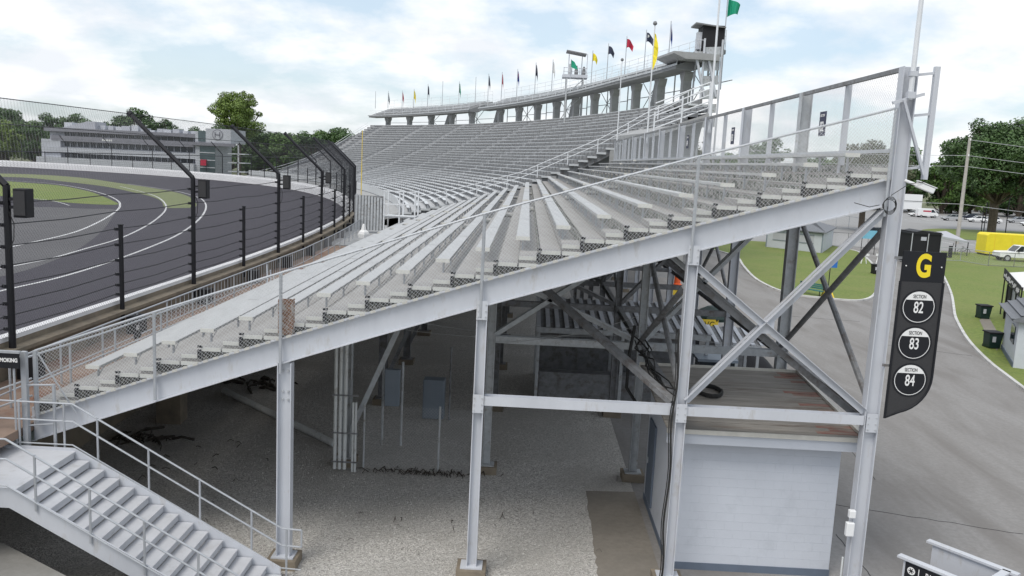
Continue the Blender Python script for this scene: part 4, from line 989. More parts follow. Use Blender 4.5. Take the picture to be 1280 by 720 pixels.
# near upper block on a flared pier
mb = MB(); mb.prism([W(66.0, 24.6, 11.9), W(66.0, 29.4, 13.7), W(66.0, 29.4, 13.2), W(66.0, 24.6, 11.5)], W(78, 27)-W(66.0, 27)); mb.build('block_slab', M['concrete'], bowl)
c = W(68, 27.3)
mb = MB(); t_ = (W(69, 27.3)-c).normalized(); n_v = (W(68, 28.3)-c).normalized()
sec = [c-n_v*2.2+V((0,0,12.0)), c+n_v*2.0+V((0,0,13.3)), c+n_v*1.3+V((0,0,9.6)), c+n_v*1.1, c-n_v*1.1, c-n_v*1.3+V((0,0,9.6))]
mb.prism([p-t_*.6 for p in sec], t_*1.2); mb.build('flared_pier', M['concrete'], bowl)
for q in range(5):
    z = 13.3+.55*q; mb = MB(); mb.path([W(66.3, 24.8, 12.2+.5*q), W(66.3, 29.2, 14.1+.5*q)], .05, 6); mb.build('end_rail', M['white_rail'], bowl)
for o in (24.8, 27.0, 29.2): 
    p = W(66.3, o); mb = MB(); mb.box(p.x-.06, p.x+.06, p.y-.06, p.y+.06, pz(o)-.6, pz(o)+1.9); mb.build('rail_post', M['white_rail'], bowl)
# lower platform at the foot of the bowl
mb = MB(); ring(mb, 76, 180, [(.7, 2.9), (.7, 3.1), (4.8, 4.0), (4.8, 3.6)], 4); mb.build('front_apron', M['concrete'], bowl)
mb = MB(); ring(mb, 76, 180, [(4.4, 4.05), (4.4, 4.9), (4.46, 4.9), (4.46, 4.05)], 4); mb.build('front_parapet', M['alum'], bowl)

deck = thing('upper_deck', 'raised upper deck on concrete piers above the far bowl', 'grandstand', tuple(W(80, 33, 0)))
DS = [(80.0, 142.5), (146.0, 176.5)]
def dz_(s): return 18.8-1.6*min(1, max(0, (s-95)/82))
def ringz(mb, s0, s1, sec, st=4.0):
    n = max(1, int(math.ceil((s1-s0)/st))); k = len(sec); vs = []
    for i in range(n+1):
        s = s0+(s1-s0)*i/n; vs += [W(s, o, z+dz_(s)) for o, z in sec]
    mb.add(vs, [(i*k+j, (i+1)*k+j, (i+1)*k+(j+1) % k, i*k+(j+1) % k) for i in range(n) for j in range(k)]+[tuple(range(k)), tuple(range((n+1)*k-1, n*k-1, -1))])
for si, (a, b) in enumerate(DS):
    mb = MB(); ringz(mb, a, b, [(30.9, 0), (30.9, .42), (31.1, .42), (35.9, 2.1), (35.9, 1.7), (33, -.02)]); mb.build('deck_slab', M['conc_dark'], deck)
    mb = MB(); ringz(mb, a-.3, b+.3, [(30.82, .30), (30.82, .50), (30.9, .50), (30.9, .30)]); mb.build('fascia_trim', M['steel_worn'], deck)
    for r in range(6):
        o = 31.5+r*.78; z = .85+r*.29; q = a+.5
        while q < b-2:
            e = min(q+7.6, b-.5); mb = MB(); ringz(mb, q, e-.5, [(o, z), (o, z+.07), (o+.26, z+.07), (o+.26, z)]); mb.build('bench', M['alum'], deck); q = e+.1
        mb = MB(); n_s = int((b-a)/1.6)
        for w in range(n_s):
            p = W(a+.6+1.6*w, o+.12); mb.box(p.x-.03, p.x+.03, p.y-.03, p.y+.03, dz_(a+1.6*w)+z-.42, dz_(a+1.6*w)+z)
        mb.build('bench_supports', M['steel_worn'], deck, 'stuff')
        mb = MB(); ringz(mb, a+.4, b-.4, [(o+.5, z-.30), (o+.5, z-.12), (o+.54, z-.12), (o+.54, z-.30)]); mb.build('riser', M['bowl_tread'], deck)
    for o, z0 in ((31.0, .42), (35.8, 2.1)):
        for dz in ((.5, 1.0) if o < 33 else (.6, 1.3, 1.9)):
            mb = MB(); mb.path([W(a+(b-a)*i/30, o, dz_(a+(b-a)*i/30)+z0+dz) for i in range(31)], .022, 5); mb.build('railing', M['white_rail'], deck)
        q = a
        while q <= b:
            p = W(q, o); mb = MB(); mb.box(p.x-.025, p.x+.025, p.y-.025, p.y+.025, dz_(q)+z0-.1, dz_(q)+z0+(1.0 if o < 33 else 1.9)); mb.build('rail_post', M['white_rail'], deck); q += 2.6
    q = a+2.0; i = 0
    while q < b-.5:
        zf = dz_(q); c = W(q, 33.0); tt = (W(q+.5, 33)-W(q-.5, 33)).normalized(); nv = (W(q, 34)-c).normalized()
        mb = MB(); w0, w1 = .35, .8
        mb.prism([c-tt*w0-nv*.5+V((0,0,11)), c+tt*w0-nv*.5+V((0,0,11)), c+tt*w0-nv*.5+V((0,0,zf-.9)), c+tt*.68-nv*.5+V((0,0,zf-.4)), c+tt*w1-nv*.5+V((0,0,zf)), c-tt*w1-nv*.5+V((0,0,zf)), c-tt*.68-nv*.5+V((0,0,zf-.4)), c-tt*w0-nv*.5+V((0,0,zf-.9))], nv*.9)
        mb.build('pier', M['concrete'], deck)
        e = W(q+3.2, 36.2); mb = MB(); mb.box(e.x-.07, e.x+.07, e.y-.07, e.y+.07, 0, zf+1.8); mb.build('rear_column', M['steel_worn'], deck)
        if i % 2 == 0 and q+5.5 < b:
            p1, p2 = W(q+1.0, 36.2, zf-2.6), W(q+5.3, 36.2, zf-2.6); u = V((0, 0, 3.4))
            mb = MB(); mb.tube(p1, p2+u, .05, 5); mb.tube(p2, p1+u, .05, 5); mb.build('cross_brace', M['steel_worn'], deck)
        mb = MB(); mb.path([W(q-3.2, 36.2, zf-.9), W(min(q+3.2, b), 36.2, zf-.9)], .05, 5); mb.build('rear_rail', M['steel_worn'], deck)
        if i % 4 == 1:
            r_ = W(q+3.4, 33.6); mb = MB(); mb.prism([c+tt*.5+V((0,0,zf)), c+tt*1.9+V((0,0,zf)), r_+tt*.6+V((0,0,zf-2.9)), r_-tt*.6+V((0,0,zf-2.9))], nv*.8); mb.build('stair_ramp', M['concrete'], deck)
        q += 6.3; i += 1
# end stair tower and roof slab
for q in range(6):
    z = 13.2+q*1.35; mb = MB(); mb.prism([W(78.8, 33.2, z), W(78.8, 34.8, z+.15), W(78.8, 34.8, z+1.0), W(78.8, 33.2, z+.85)], W(79.0, 36)-W(78.8, 36)); mb.build('stair_panel', M['steel_worn'], deck)
for o in (33.1, 34.9):
    for q in (78.7, 80.6):
        p = W(q, o); mb = MB(); mb.box(p.x-.08, p.x+.08, p.y-.08, p.y+.08, 9, 21.6); mb.build('tower_post', M['steel'], deck)
mb = MB(); mb.prism([W(78.4, 30.0, 20.0), W(78.4, 31.2, 19.55), W(78.4, 34.6, 19.55), W(78.4, 34.6, 20.15), W(78.4, 30.0, 20.2)], W(83, 32)-W(78.4, 32)); mb.build('roof_slab', M['concrete'], deck)
for o1, o2 in ((32.2, 33.4), (33.4, 34.6)):
    mb = MB(); mb.bar(W(78.6, o1, 20.3), W(78.6, o2, 16.2), .2, .2); mb.build('raking_strut', M['steel'], deck)
mb = MB(); ringz(mb, 177.0, 177.3, [(4.6, -14.3), (30.9, -2.6), (31.5, -2.6), (31.5, -18), (4.6, -18)], 1); mb.build('far_end_wall', M['bowl_grey'], bowl)
for dz in (1.1, .6): mb = MB(); mb.path([W(177, o, pz(o)-.3+dz) for o in (4.8, 10, 15.5, 22.9, 27.5, 31)], .04, 5); mb.build('end_rail', M['white_rail'], bowl)

# black cabin on the deck end
def lattice_tower(t, cx, cy, w, z0, z1, mt):
    for dx in (-w, w):
        for dy in (-w, w): mb = MB(); mb.box(cx+dx-.09, cx+dx+.09, cy+dy-.09, cy+dy+.09, z0, z1); mb.build('leg', mt, t)
    z = z0; k = 0
    while z < z1-.6:
        zn = min(z+2*w, z1); mb = MB()
        for dy in (-w, w): mb.tube((cx-w, cy+dy, z), (cx+w, cy+dy, zn), .03, 4)
        mb.build('cross_brace', mt, t); z = zn
pc = GY(885, 50, 86)
cab = thing('spotter_cabin', 'black boxed spotter cabin on stilts at the near end of the upper deck', 'cabin', (pc.x, 86, 20))
mb = MB(); mb.box(pc.x-.75, pc.x+1.35, 85, 87.4, pc.z-1.25, pc.z+1.25); mb.build('cabin_shell', M['black_box'], cab)
mb = MB(); mb.prism([(pc.x-1.5, 84.7, pc.z+1.28), (pc.x+1.4, 84.7, pc.z+1.0), (pc.x+1.4, 84.7, pc.z+1.1), (pc.x-1.5, 84.7, pc.z+1.42)], (0, 2.7, 0)); mb.build('roof', M['steel_dark'], cab)
mb = MB(); mb.box(pc.x-1.45, pc.x+1.35, 84.8, 87.4, pc.z-1.42, pc.z-1.27); mb.build('floor', M['steel_worn'], cab)
mb = MB(); mb.box(pc.x-1.2, pc.x-.6, 85.2, 86, pc.z-1.0, pc.z+.6); mb.build('side_locker', M['steel'], cab)
for x in (-1.4, -.9): mb = MB(); mb.tube((pc.x+x, 84.85, pc.z-1.3), (pc.x+x, 84.85, pc.z-.1), .04, 5); mb.build('rail_post', M['steel'], cab)
mb = MB(); mb.tube((pc.x-1.45, 84.85, pc.z-.2), (pc.x-.5, 84.85, pc.z-.2), .04, 5); mb.build('railing', M['steel'], cab)
for x in (-1.1, .2, 1.1): mb = MB(); mb.box(pc.x+x-.08, pc.x+x+.08, 85.6, 85.76, pc.z-4, pc.z-1.42); mb.build('leg', M['steel_worn'], cab)
# camera platform tower
pt = GY(718, 104, 122)
ct = thing('camera_tower', 'open roofed camera platform on lattice legs behind the upper deck', 'tower', (pt.x, 122, 15))
lattice_tower(ct, pt.x, 121.9, 1.15, 14, pt.z+.66, M['steel_worn'])
mb = MB(); mb.box(pt.x-1.75, pt.x+1.7, 120.6, 123.2, pt.z+.65, pt.z+1.05); mb.build('platform', M['steel'], ct)
for dx in (-1.6, -.5, .6, 1.55):
    mb = MB(); mb.box(pt.x+dx-.05, pt.x+dx+.05, 120.7, 120.8, pt.z+1, pt.z+(1.95 if dx < 1 else 3.9)); mb.build('rail_post', M['steel'], ct)
mb = MB(); mb.box(pt.x-1.65, pt.x+1.6, 120.7, 120.76, pt.z+1.9, pt.z+1.98); mb.box(pt.x-1.65, pt.x+1.6, 120.7, 120.76, pt.z+1.4, pt.z+1.46); mb.build('railing', M['steel'], ct)
mb = MB(); mb.prism([(pt.x-1.35, 120.4, pt.z+4.15), (pt.x+1.4, 120.4, pt.z+3.75), (pt.x+1.4, 120.4, pt.z+3.9), (pt.x-1.35, 120.4, pt.z+4.3)], (0, 2.8, 0)); mb.build('roof', M['steel_dark'], ct)
for dx in (-.9, .95): mb = MB(); mb.box(pt.x+dx-.05, pt.x+dx+.05, 122.9, 123, pt.z+1, pt.z+4); mb.build('roof_post', M['steel'], ct)
for dx, h in ((-.75, 1.5), (.15, 1.3), (1.2, 1.2)):
    mb = MB(); mb.lathe((pt.x+dx, 121.6, pt.z+1.05), [(.25, 0), (.28, .5), (.2, .9), (.12, h)], 8); mb.build('covered_camera', M['steel_dark'] if dx > 0 else M['steel_worn'], ct)
# flags on the upper deck
def s_for_px(px, o, z, lo=66, hi=225):
    best = None
    for i in range(200):
        s = lo+(hi-lo)*i/199; p = W(s, o, z)-V((0, 0, CAM_H)); u = 640+_F*p.dot(cr)/p.dot(cf)
        if best is None or abs(u-px) < best[0]: best = (abs(u-px), s)
    return best[1]
FL = [(470,114,None,''),(485,114,'fdark','dark'),(501,113,'fred','dull red'),(518,111,'fyellow','olive yellow'),(535,105,'fdark','dark'),(554,101,None,''),(574,102,'ggreen','small green'),(593,96,None,''),(609,92,'fdark','navy'),(627,90,'fred','red'),(645,86,'fblue','blue'),(667,78,'fdark','dark navy'),(689,74,'fwhite','white'),(737,63,'fyellow','pale yellow'),(758,54,'fdark','black triangular'),(780,45,'fred','bright red'),(805,37,'fdark','black and white'),(835,26,'fblue','blue and red'),(905,-6,'ggreen','large green')]
names = ['first','second','third','fourth','fifth','sixth','seventh','eighth','ninth','tenth','eleventh','twelfth','thirteenth','fourteenth','fifteenth','sixteenth','seventeenth','eighteenth','nineteenth']
rf = random.Random(11)
for i, (px, py, fm, cn) in enumerate(FL):
    s = s_for_px(px, 36.4, 20.5) if px < 900 else 79.5
    p = W(s, 36.4 if px < 900 else 35.4)
    tz = GY(px, py, p.y).z
    lab = (f'{cn} flag above the upper deck, {names[i]} pole from the left' if fm else f'bare thin flagpole above the upper deck, {names[i]} pole from the left')
    t = thing('flagpole', lab, 'flagpole', (p.x, p.y, 20.5), 'flagpoles along the upper deck')
    mb = MB(); mb.tube((p.x, p.y, (19.6 if px < 640 else 20.3) if px < 900 else 17), (p.x, p.y, tz), .065, 6, .045); mb.build('pole', M['rail'], t)
    if fm:
        big = {758: 1.4, 780: 1.5, 805: 1.6, 737: 1.2, 905: 2.0}.get(px, .0); hh = {905: 1.7}.get(px, 1.9 if not big else 1.15)
        w = big*.6 if big else rf.uniform(.2, .42); vs = []; n = 8
        for a in range(n+1):
            u = a/n; dro = -u*u*(1.2 if big else 2.2)*(.5 if px == 905 else 1)
            vs += [(p.x+.06+w*u, p.y+.18*math.sin(u*7+i), tz-.35+dro*.8), (p.x+.06+w*u*(.85), p.y+.18*math.sin(u*7+i+.5), tz-.35-hh*(1-.5*u)+dro*.9)]
        mb = MB(); mb.add(vs, [(2*a, 2*a+2, 2*a+3, 2*a+1) for a in range(n)]); fl = mb.build('flag', M[fm], t)
        if px in (805, 835, 645):
            q_ = [V(v) for v in vs[2:8]]; mb = MB(); mb.add([v+V((0, -.03, -.25 if j % 2 == 0 else .45)) for j, v in enumerate(q_)], [(0, 2, 3, 1), (2, 4, 5, 3)]); mb.build('flag_panel', M['fwhite' if px == 805 else 'fred'], fl)
# green flag by the camera platform
t = thing('flagpole', 'green flag on a short pole in front of the camera platform', 'flagpole', (pt.x-.6, 118, 20))
q = GY(714, 74, 118); mb = MB(); mb.tube((q.x, 118, 20.5), (q.x, 118, q.z), .05, 5); mb.build('pole', M['rail'], t)
mb = MB(); mb.add([(q.x, 118, q.z-.05), (q.x+.5, 118.1, q.z-.35), (q.x+1.0, 118, q.z-1.3), (q.x+.5, 117.9, q.z-1.25), (q.x, 118, q.z-1.0)], [(0,4,3,2,1)]); mb.build('flag', M['ggreen'], t)
# yellow marker pole at fence end
a = GY(451, 262, 70); 
t = tag(MB().tube((a.x, 70, 3.2), (a.x, 70, 8.2), .035, 6).tube((a.x, 70, 8.2), (a.x, 70, 11.0), .025, 6).build('marker_pole', M['yellow_paint']), 'slim yellow marker pole where the catch fence meets the far bowl', 'pole')
# service platform and steps at the foot of the bowl
sv = thing('service_platform', 'small galvanised stair platform at the foot of the far bowl', 'platform', tuple(W(72, 3, 3)))
pp = GY(480, 262, 66)
for dx in (0, 1.2, 2.4):
    for dy in (0, 2): mb = MB(); mb.box(pp.x+dx-.05, pp.x+dx+.05, 66+dy-.05, 66+dy+.05, 3, 6.4); mb.build('post', M['white_rail'], sv)
for z in (4.4, 5.3, 6.3): mb = MB(); mb.box(pp.x-.05, pp.x+2.45, 65.93, 66.0, z, z+.08); mb.build('rail', M['white_rail'], sv)
mb = MB(); mb.box(pp.x, pp.x+2.4, 66, 68, 4.3, 4.4); mb.build('deck', M['alum'], sv)
for k in range(5): mb = MB(); mb.box(pp.x+2.5+k*.35, pp.x+2.85+k*.35, 66.1, 67.4, 4.2-.25*k, 4.25-.25*k); mb.build('tread', M['alum'], sv)
x = pp.x-2.6
hg = thing('corrugated_screen', 'upright grey corrugated screen beside the service platform', 'screen', (pp.x-1.5, 66.5, 3))
for k in range(9): mb = MB(); mb.box(pp.x-2.3+k*.24, pp.x-2.3+k*.24+.17, 66.3, 66.36, 3.2, 6.0-.03*k); mb.build('panel', M['steel_worn'], hg)
mb = MB(); mb.box(pp.x-2.4, pp.x, 66.37, 66.42, 3.2, 5.9); mb.build('backing', M['steel_dark'], hg)
q = GY(455, 262, 60)
mb = MB(); mb.lathe((q.x, 60, 3.2), [(.38, 0), (.42, .25), (.36, .42), (.2, .55), (.14, .75), (.10, .9), (.03, .98)], 5)
tag(mb.build('covered_bundle', M['fwhite']), 'white sheet covered bundle at the catch fence end', 'bundle')

# ================================================================== TREES
def leafcloud(rg, clumps, per, lsize):
    mb = MB(); vs, fs = [], []
    for (c, r) in clumps:
        n = max(6, int(per*r*r))
        for i in range(n):
            d = V((rg.gauss(0, 1), rg.gauss(0, 1), rg.gauss(0, 1))).normalized()
            p = c+V((d.x*r, d.y*r, d.z*r*.75))*(rg.uniform(.25, 1)**.5)
            a = (d+V((rg.gauss(0, .6), rg.gauss(0, .6), rg.gauss(0, .6)+.4))).normalized()
            u = a.orthogonal().normalized(); an = rg.uniform(0, 6.28); v = a.cross(u); u2 = u*math.cos(an)+v*math.sin(an); v2 = a.cross(u2)
            s = lsize*rg.uniform(.6, 1.35); o = len(vs)
            vs += [p-u2*s*.5, p+v2*s*.32, p+u2*s*.5, p-v2*s*.32+a*s*.08]; fs.append((o, o+1, o+2, o+3))
    mb.add(vs, fs); return mb
def tree(name, label, loc, h, wd, trunk_h, seed, leaf='leaf_mid', ncl=40, per=120, ls=.35, group=None, cat='tree', tr=None, lean=0):
    rg = random.Random(seed); t = thing(name, label, cat, (0, 0, 0), group)
    cz = trunk_h+(h-trunk_h)*.52; rz = (h-trunk_h)*.5; clumps = []
    base = wd*.5
    for i in range(ncl):
        while True:
            d = V((rg.uniform(-1, 1), rg.uniform(-1, 1), rg.uniform(-1, 1)))
            if .25 < d.length < 1: break
        k = 1.0 - .22*max(0, d.z)
        c = V((d.x*base*k*.86, d.y*base*k*.86, cz+d.z*rz*.88)); clumps.append((c, wd*rg.uniform(.06, .15)))
    tb = MB(); r0 = tr or wd*.035
    tb.path([(0, 0, -.1), (.02*wd*lean, 0, trunk_h*.5), (0, .01*wd, trunk_h), (.01*wd, 0, cz)], r0, 8)
    for c, r in clumps[::2]:
        s0 = V((0, 0, trunk_h*rg.uniform(.75, 1.15))); m1 = s0.lerp(c, .5)+V((0, 0, -.04*h)); tb.path([s0, m1, c], r0*rg.uniform(.16, .34), 5)
    tb.build('trunk', M['trunk'], t)
    leafcloud(rg, clumps, per, ls).build('crown', M[leaf], t)
    t.location = loc
    return t
# big tree right
tree('broadleaf_tree', 'very large dark green tree over the parking lot at the right edge', (88.5, 163, 0), 22, 23, 6.5, 5, 'leaf_dark', 105, 90, .45, tr=.8)
tree('broadleaf_tree', 'leafy tree seen through the rear fence mesh above the top row', (58, 148, 0), 16.3, 15, 4, 6, 'leaf_olive', 70, 90, .42)
tree('broadleaf_tree', 'small olive green tree behind the lower end of the upper deck pier', (26.5, 140, 0), 15.6, 9, 4, 8, 'leaf_olive', 35, 60, .5)
tree('broadleaf_tree', 'tall bright green tree rising behind the suites building', tuple(GZ(292, 230, 0).normalized()*0+V((-89, 262, 0))), 27.5, 18, 12, 9, 'leaf_yellow', 62, 90, .5)
# trees at left
tree('broadleaf_tree', 'yellow green rounded tree left of the suites building', (-138, 222, 0), 13.5, 14, 3, 12, 'leaf_yellow', 45, 70, .6)
# prototype trees for the rows
protos = []
GR1 = 'trees in the wood behind the parking lot'; GR2 = 'trees in the wood behind the track and suites'
for i, (lf, sd_) in enumerate((('leaf_dark', 31), ('leaf_mid', 32), ('leaf_dark', 33), ('leaf_mid', 34))):
    protos.append(tree('broadleaf_tree', 'dense green tree in the wood line behind the parked cars', (0, 0, 0), 15, 14, 1.0, sd_, lf, 46, 60, .6, GR1))
rg = random.Random(4); used = [False]*4
def plant(x, y, sc_, lab, grp):
    k = rg.randrange(4)
    if not used[k]: o = protos[k]; used[k] = True
    else: o = copy_tree(protos[k])
    o['label'] = lab; o['group'] = grp
    o.location = (x, y, -.3); o.rotation_euler = (0, 0, rg.uniform(0, 6.28)); s = sc_*rg.uniform(.85, 1.15); o.scale = (s*1.05, s*1.05, s)
L1 = 'dense green tree in the wood line behind the parked cars'; L2 = 'dense green tree in the wood beyond the far turn'
for i in range(38):
    a = i/37; plant(62+a*200+rg.uniform(-3, 3), 268+rg.uniform(-8, 12)-a*30, 1.0+.25*(i % 3 == 0), L1, GR1)
for i in range(30): plant(58+i*6.5+rg.uniform(-2, 2), 262-i*.6+rg.uniform(-2, 3), .42, 'low bushy undergrowth tree at the back edge of the parking lot', 'low bushes at the back of the parking lot')
for i in range(14): plant(150+i*10, 292+rg.uniform(-6, 6), 1.35, L1, GR1)
for i in range(20):
    a = i/19; plant(-330+a*200, 262+a*38+rg.uniform(-8, 8), 0.85+.07*(i % 4), L2, GR2)
for i in range(22):
    a = i/21; plant(-235+a*190, 330+rg.uniform(-10, 10), 1.18+.15*(i % 3 == 0), L2, GR2)
for i in range(16):
    a = i/15; plant(-98+a*72, 292-a*22+rg.uniform(-6, 6), 0.85+.1*(i % 4), L2, GR2)
for (x, y, s) in ((-74, 262, 1.2), (-66, 258, 1.25)): plant(x, y, s, L2, GR2)
for (x, y, s) in ((-150, 236, 1.05), (-188, 240, 1.1), (-176, 236, 1.15), (-162, 238, 1.1), (-200, 238, 1.1)): plant(x, y, s, L2, GR2)

# ================================================================== SUITES BUILDING
bY = 222.0
def bx(px): return GY(px, 180, bY).x
def bz(px, py): return GY(px, py, bY).z
sb = thing('suites_building', 'long grey multi level trackside suites building with glazed corner tower', 'building', (bx(170), bY, 0))
xl_, xr_ = bx(60), bx(246); zr = 12.35
mb = MB(); mb.box(xl_, xr_, bY+1, bY+16, 0, zr-1.0); mb.build('core', M['suite_light'], sb)
mb = MB(); mb.box(xl_-.6, xr_+6, bY-.6, bY+15, zr-1.0, zr); mb.build('roof_slab', M['suite_dark'], sb)
mb = MB(); mb.box(xl_+1.2, xr_, bY-.5, bY+1, 8.95, 10.3); mb.build('upper_band', M['suite_dark'], sb)
mb = MB(); mb.box(xl_-1, xr_, bY-.9, bY+1, 5.9, 7.3); mb.build('balcony_band', M['suite_light'], sb)
mb = MB(); mb.box(xl_-2, xr_, bY-2.2, bY+1, 2.5, 4.7); mb.build('lower_band', M['suite_light'], sb)
mb = MB(); mb.box(xl_-1.5, xl_+3.5, bY-.45, bY+12, 0, 9.3); mb.build('end_block', M['suite_light'], sb)
nw = 20
for (z0, z1) in ((10.32, 11.33), (7.6, 8.93), (4.75, 5.88)):
    for i in range(nw):
        a = xl_+4+(xr_-xl_-5)*i/nw; b = a+(xr_-xl_-5)/nw-.16
        mb = MB(); mb.box(a, b, bY+.75, bY+.99, z0, z1); w_ = mb.build('window', M['dark_glass'], sb)
        mb = MB(); mb.box(b+.02, b+.14, bY+.55, bY+.98, z0-.05, z1+.05); mb.build('mullion', M['suite_light'], sb)
rg2 = random.Random(2)
for i in range(16):
    x = xl_+3+(xr_-xl_-6)*i/15; mb = MB(); h = rg2.uniform(.5, 1.6); mb.box(x-rg2.uniform(.4, 1.4), x+.8, bY+5, bY+8, zr, zr+h); mb.build('roof_unit', M['suite_light'] if i % 2 else M['steel'], sb)
mb = MB(); mb.prism([(xl_+2, bY+3, zr), (xl_+11, bY+3, zr), (xl_+11, bY+3, zr+2), (xl_+9, bY+3, zr+2)], (0, 6, 0)); mb.build('roof_canopy', M['canopy'], sb)
text('VERIZON', .0001, M['sign_white'], sb, (0, bY, 0)) if False else None
mb = MB(); 
for i in range(6): mb.box(bx(129)+i*.45, bx(129)+i*.45+.32, bY-.53, bY-.51, 9.4, 9.85)
mb.build('facade_lettering', M['sign_white'], sb)
tx0, tx1 = bx(246), bx(291)
mb = MB(); mb.box(tx0, tx1-4.5, bY-1, bY+12, 0, 13.1); mb.build('corner_tower', M['suite_light'], sb)
mb = MB(); mb.box(tx1-6.5, tx1, bY-1.5, bY+10, 10.3, 13.9); mb.build('tower_head', M['suite_light'], sb)
mb = MB(); mb.box(tx0-1, tx1+1, bY-1.8, bY-.9, 9.5, 10.3); mb.build('tower_canopy', M['suite_dark'], sb)
mb = MB(); mb.box(tx0+1.2, tx0+5.2, bY-1.15, bY-1.02, 2, 9.4); mb.build('tower_glazing', M['suite_glass'], sb)
mb = MB(); mb.box(tx0+.8, tx0+4.6, bY-1.15, bY-1.02, 10.5, 13.2); mb.build('tower_glazing', M['suite_glass'], sb)
for i in range(3): mb = MB(); mb.box(tx0+1.2, tx0+5.2, bY-1.25, bY-1.16, 3.8+i*1.9, 4.0+i*1.9); mb.build('transom', M['steel'], sb)
mb = MB(); mb.tube((tx1-3.4, bY-1.6, 12.4), (tx1-3.4, bY-1.52, 12.4), 1.4, 20); e_ = mb.build('emblem', M['suite_dark'], sb)
mb = MB(); mb.tube((tx1-3.4, bY-1.66, 12.4), (tx1-3.4, bY-1.61, 12.4), 1.15, 20); mb.build('emblem_disc', M['suite_light'], e_)
mb = MB(); mb.bar((tx1-4.0, bY-1.7, 11.7), (tx1-4.0, bY-1.7, 13.1), .05, .3, V((1,0,0))); mb.bar((tx1-2.8, bY-1.7, 11.7), (tx1-2.8, bY-1.7, 13.1), .05, .3, V((1,0,0))); mb.bar((tx1-4.0, bY-1.7, 12.5), (tx1-2.8, bY-1.7, 12.3), .05, .3); mb.build('emblem_mark', M['suite_dark'], e_)
for i in range(3): mb = MB(); mb.box(tx1-1, tx1+3.5, bY-1, bY+4, 3+i*2.3, 3.25+i*2.3); mb.build('side_balcony', M['steel'], sb)
mb = MB(); mb.box(tx1+1.6, tx1+1.9, bY-1, bY-.7, 0, 10); mb.build('side_post', M['steel'], sb)
mb = MB(); mb.box(bx(254), bx(262), bY-2, bY-1.9, 4.4, 5.9); mb.build('poster', M['fred'], sb)

# ================================================================== RIGHT SIDE: vehicles, tents, huts, fences
def car(kind, label, loc, rz, paint, L=4.6, group=None):
    t = thing(kind, label, {'pickup_truck': 'pickup truck', 'parked_van': 'van'}.get(kind, 'car'), (0, 0, 0), group)
    Wd = .9 if kind != 'pickup_truck' else 1.0
    h = L/2
    if kind == 'pickup_truck':
        prof = [(-h,.55),(-h,1.15),(-h+.15,1.22),(-.35,1.25),(.9,1.25),(h-.15,1.15),(h,1.0),(h,.5),(-h,.45)]
        gl = [(-.45,1.25),(-.35,1.92),(.55,1.92),(1.15,1.25)]
    elif kind == 'parked_van':
        prof = [(-h,.4),(-h,2.2),(-h+.1,2.3),(h-1.3,2.3),(h-.5,1.35),(h-.05,1.1),(h,.45)]
        gl = [(h-1.9,1.35),(h-1.9,2.1),(h-1.42,2.1),(h-.75,1.4)]
    else:
        prof = [(-h,.42),(-h,.85),(-h+.12,1.0),(-h+.7,1.06),(.9,1.02),(h-.25,.85),(h,.68),(h,.38)]
        gl = [(-h+.45,1.05),(-h+1.0,1.52),(.35,1.54),(1.15,1.0)]
    mb = MB(); mb.prism([(x, -Wd, z) for x, z in prof], (0, 2*Wd, 0)); mb.build('body', paint, t, None, .07)
    mb = MB(); y0 = Wd-.12 if kind != 'parked_van' else Wd+.005
    if kind == 'parked_van': mb.prism([(x, -y0, z) for x, z in gl], (0, 2*y0, 0)); mb.build('window', M['dark_glass'], t)
    else:
        mb.prism([(x, -y0, z) for x, z in gl], (0, 2*y0, 0)); mb.build('window', M['dark_glass'], t, None, .03)
        xs_ = [p[0] for p in gl]; mb = MB(); mb.prism([(gl[1][0]-.04, -y0+.02, gl[1][1]-.02), (gl[2][0]+.06, -y0+.02, gl[1][1]-.02), (gl[2][0]-.05, -y0+.02, gl[1][1]+.05), (gl[1][0]+.1, -y0+.02, gl[1][1]+.05)], (0, 2*y0-.04, 0)); mb.build('roof', paint, t, None, .02)
        for x in ((gl[1][0]+gl[2][0])/2,):
            mb = MB(); mb.box(x-.05, x+.05, -y0-.01, y0+.01, 1.0, gl[1][1]); mb.build('pillar', paint, t)
        for f in (1, -1):
            mb = MB(); (a1, z1), (a2, z2) = (gl[2], gl[3]) if f > 0 else (gl[1], gl[0])
            for y in (-y0, y0): mb.bar((a1, y, z1), (a2, y, z2), .08, .07)
            mb.build('pillar', paint, t)
    if kind == 'pickup_truck':
        mb = MB(); mb.box(-h+.12, -.55, -Wd+.12, Wd-.12, 1.22, 1.265); mb.build('cargo_bed', M['black_box'], t)
        for y in (-1.12, 1.12): mb = MB(); mb.box(.75, .9, y-.09, y+.09, 1.25, 1.5); mb.build('mirror', M['black_box'], t)
    r = .34 if kind != 'pickup_truck' else .42
    for x in (-h+.85, h-.9):
        for s_ in (-1, 1):
            mb = MB(); mb.tube((x, s_*(Wd-.2), r), (x, s_*(Wd+.02), r), r, 16); w_ = mb.build('wheel', M['rubber'], t)
            mb = MB(); mb.tube((x, s_*(Wd+.021), r), (x, s_*(Wd+.035), r), r*.58, 12); mb.build('rim', M['silver'], w_)
    for s_ in (-1, 1):
        zz2 = .75 if kind != 'pickup_truck' else .98
        mb = MB(); mb.box(h-.06, h+.012, s_*Wd*.72-.16, s_*Wd*.72+.16, zz2-.08, zz2+.08); mb.build('headlight', M['sign_white'], t)
        mb = MB(); mb.box(-h-.012, -h+.06, s_*Wd*.78-.12, s_*Wd*.78+.12, zz2-.05, zz2+.12); mb.build('tail_light', M['fred'], t)
    mb = MB(); mb.box(h-.02, h+.05, -Wd+.1, Wd-.1, .42, .6); mb.build('bumper', M['black_box'], t)
    t.location = loc; t.rotation_euler = (0, 0, rz)
    return t
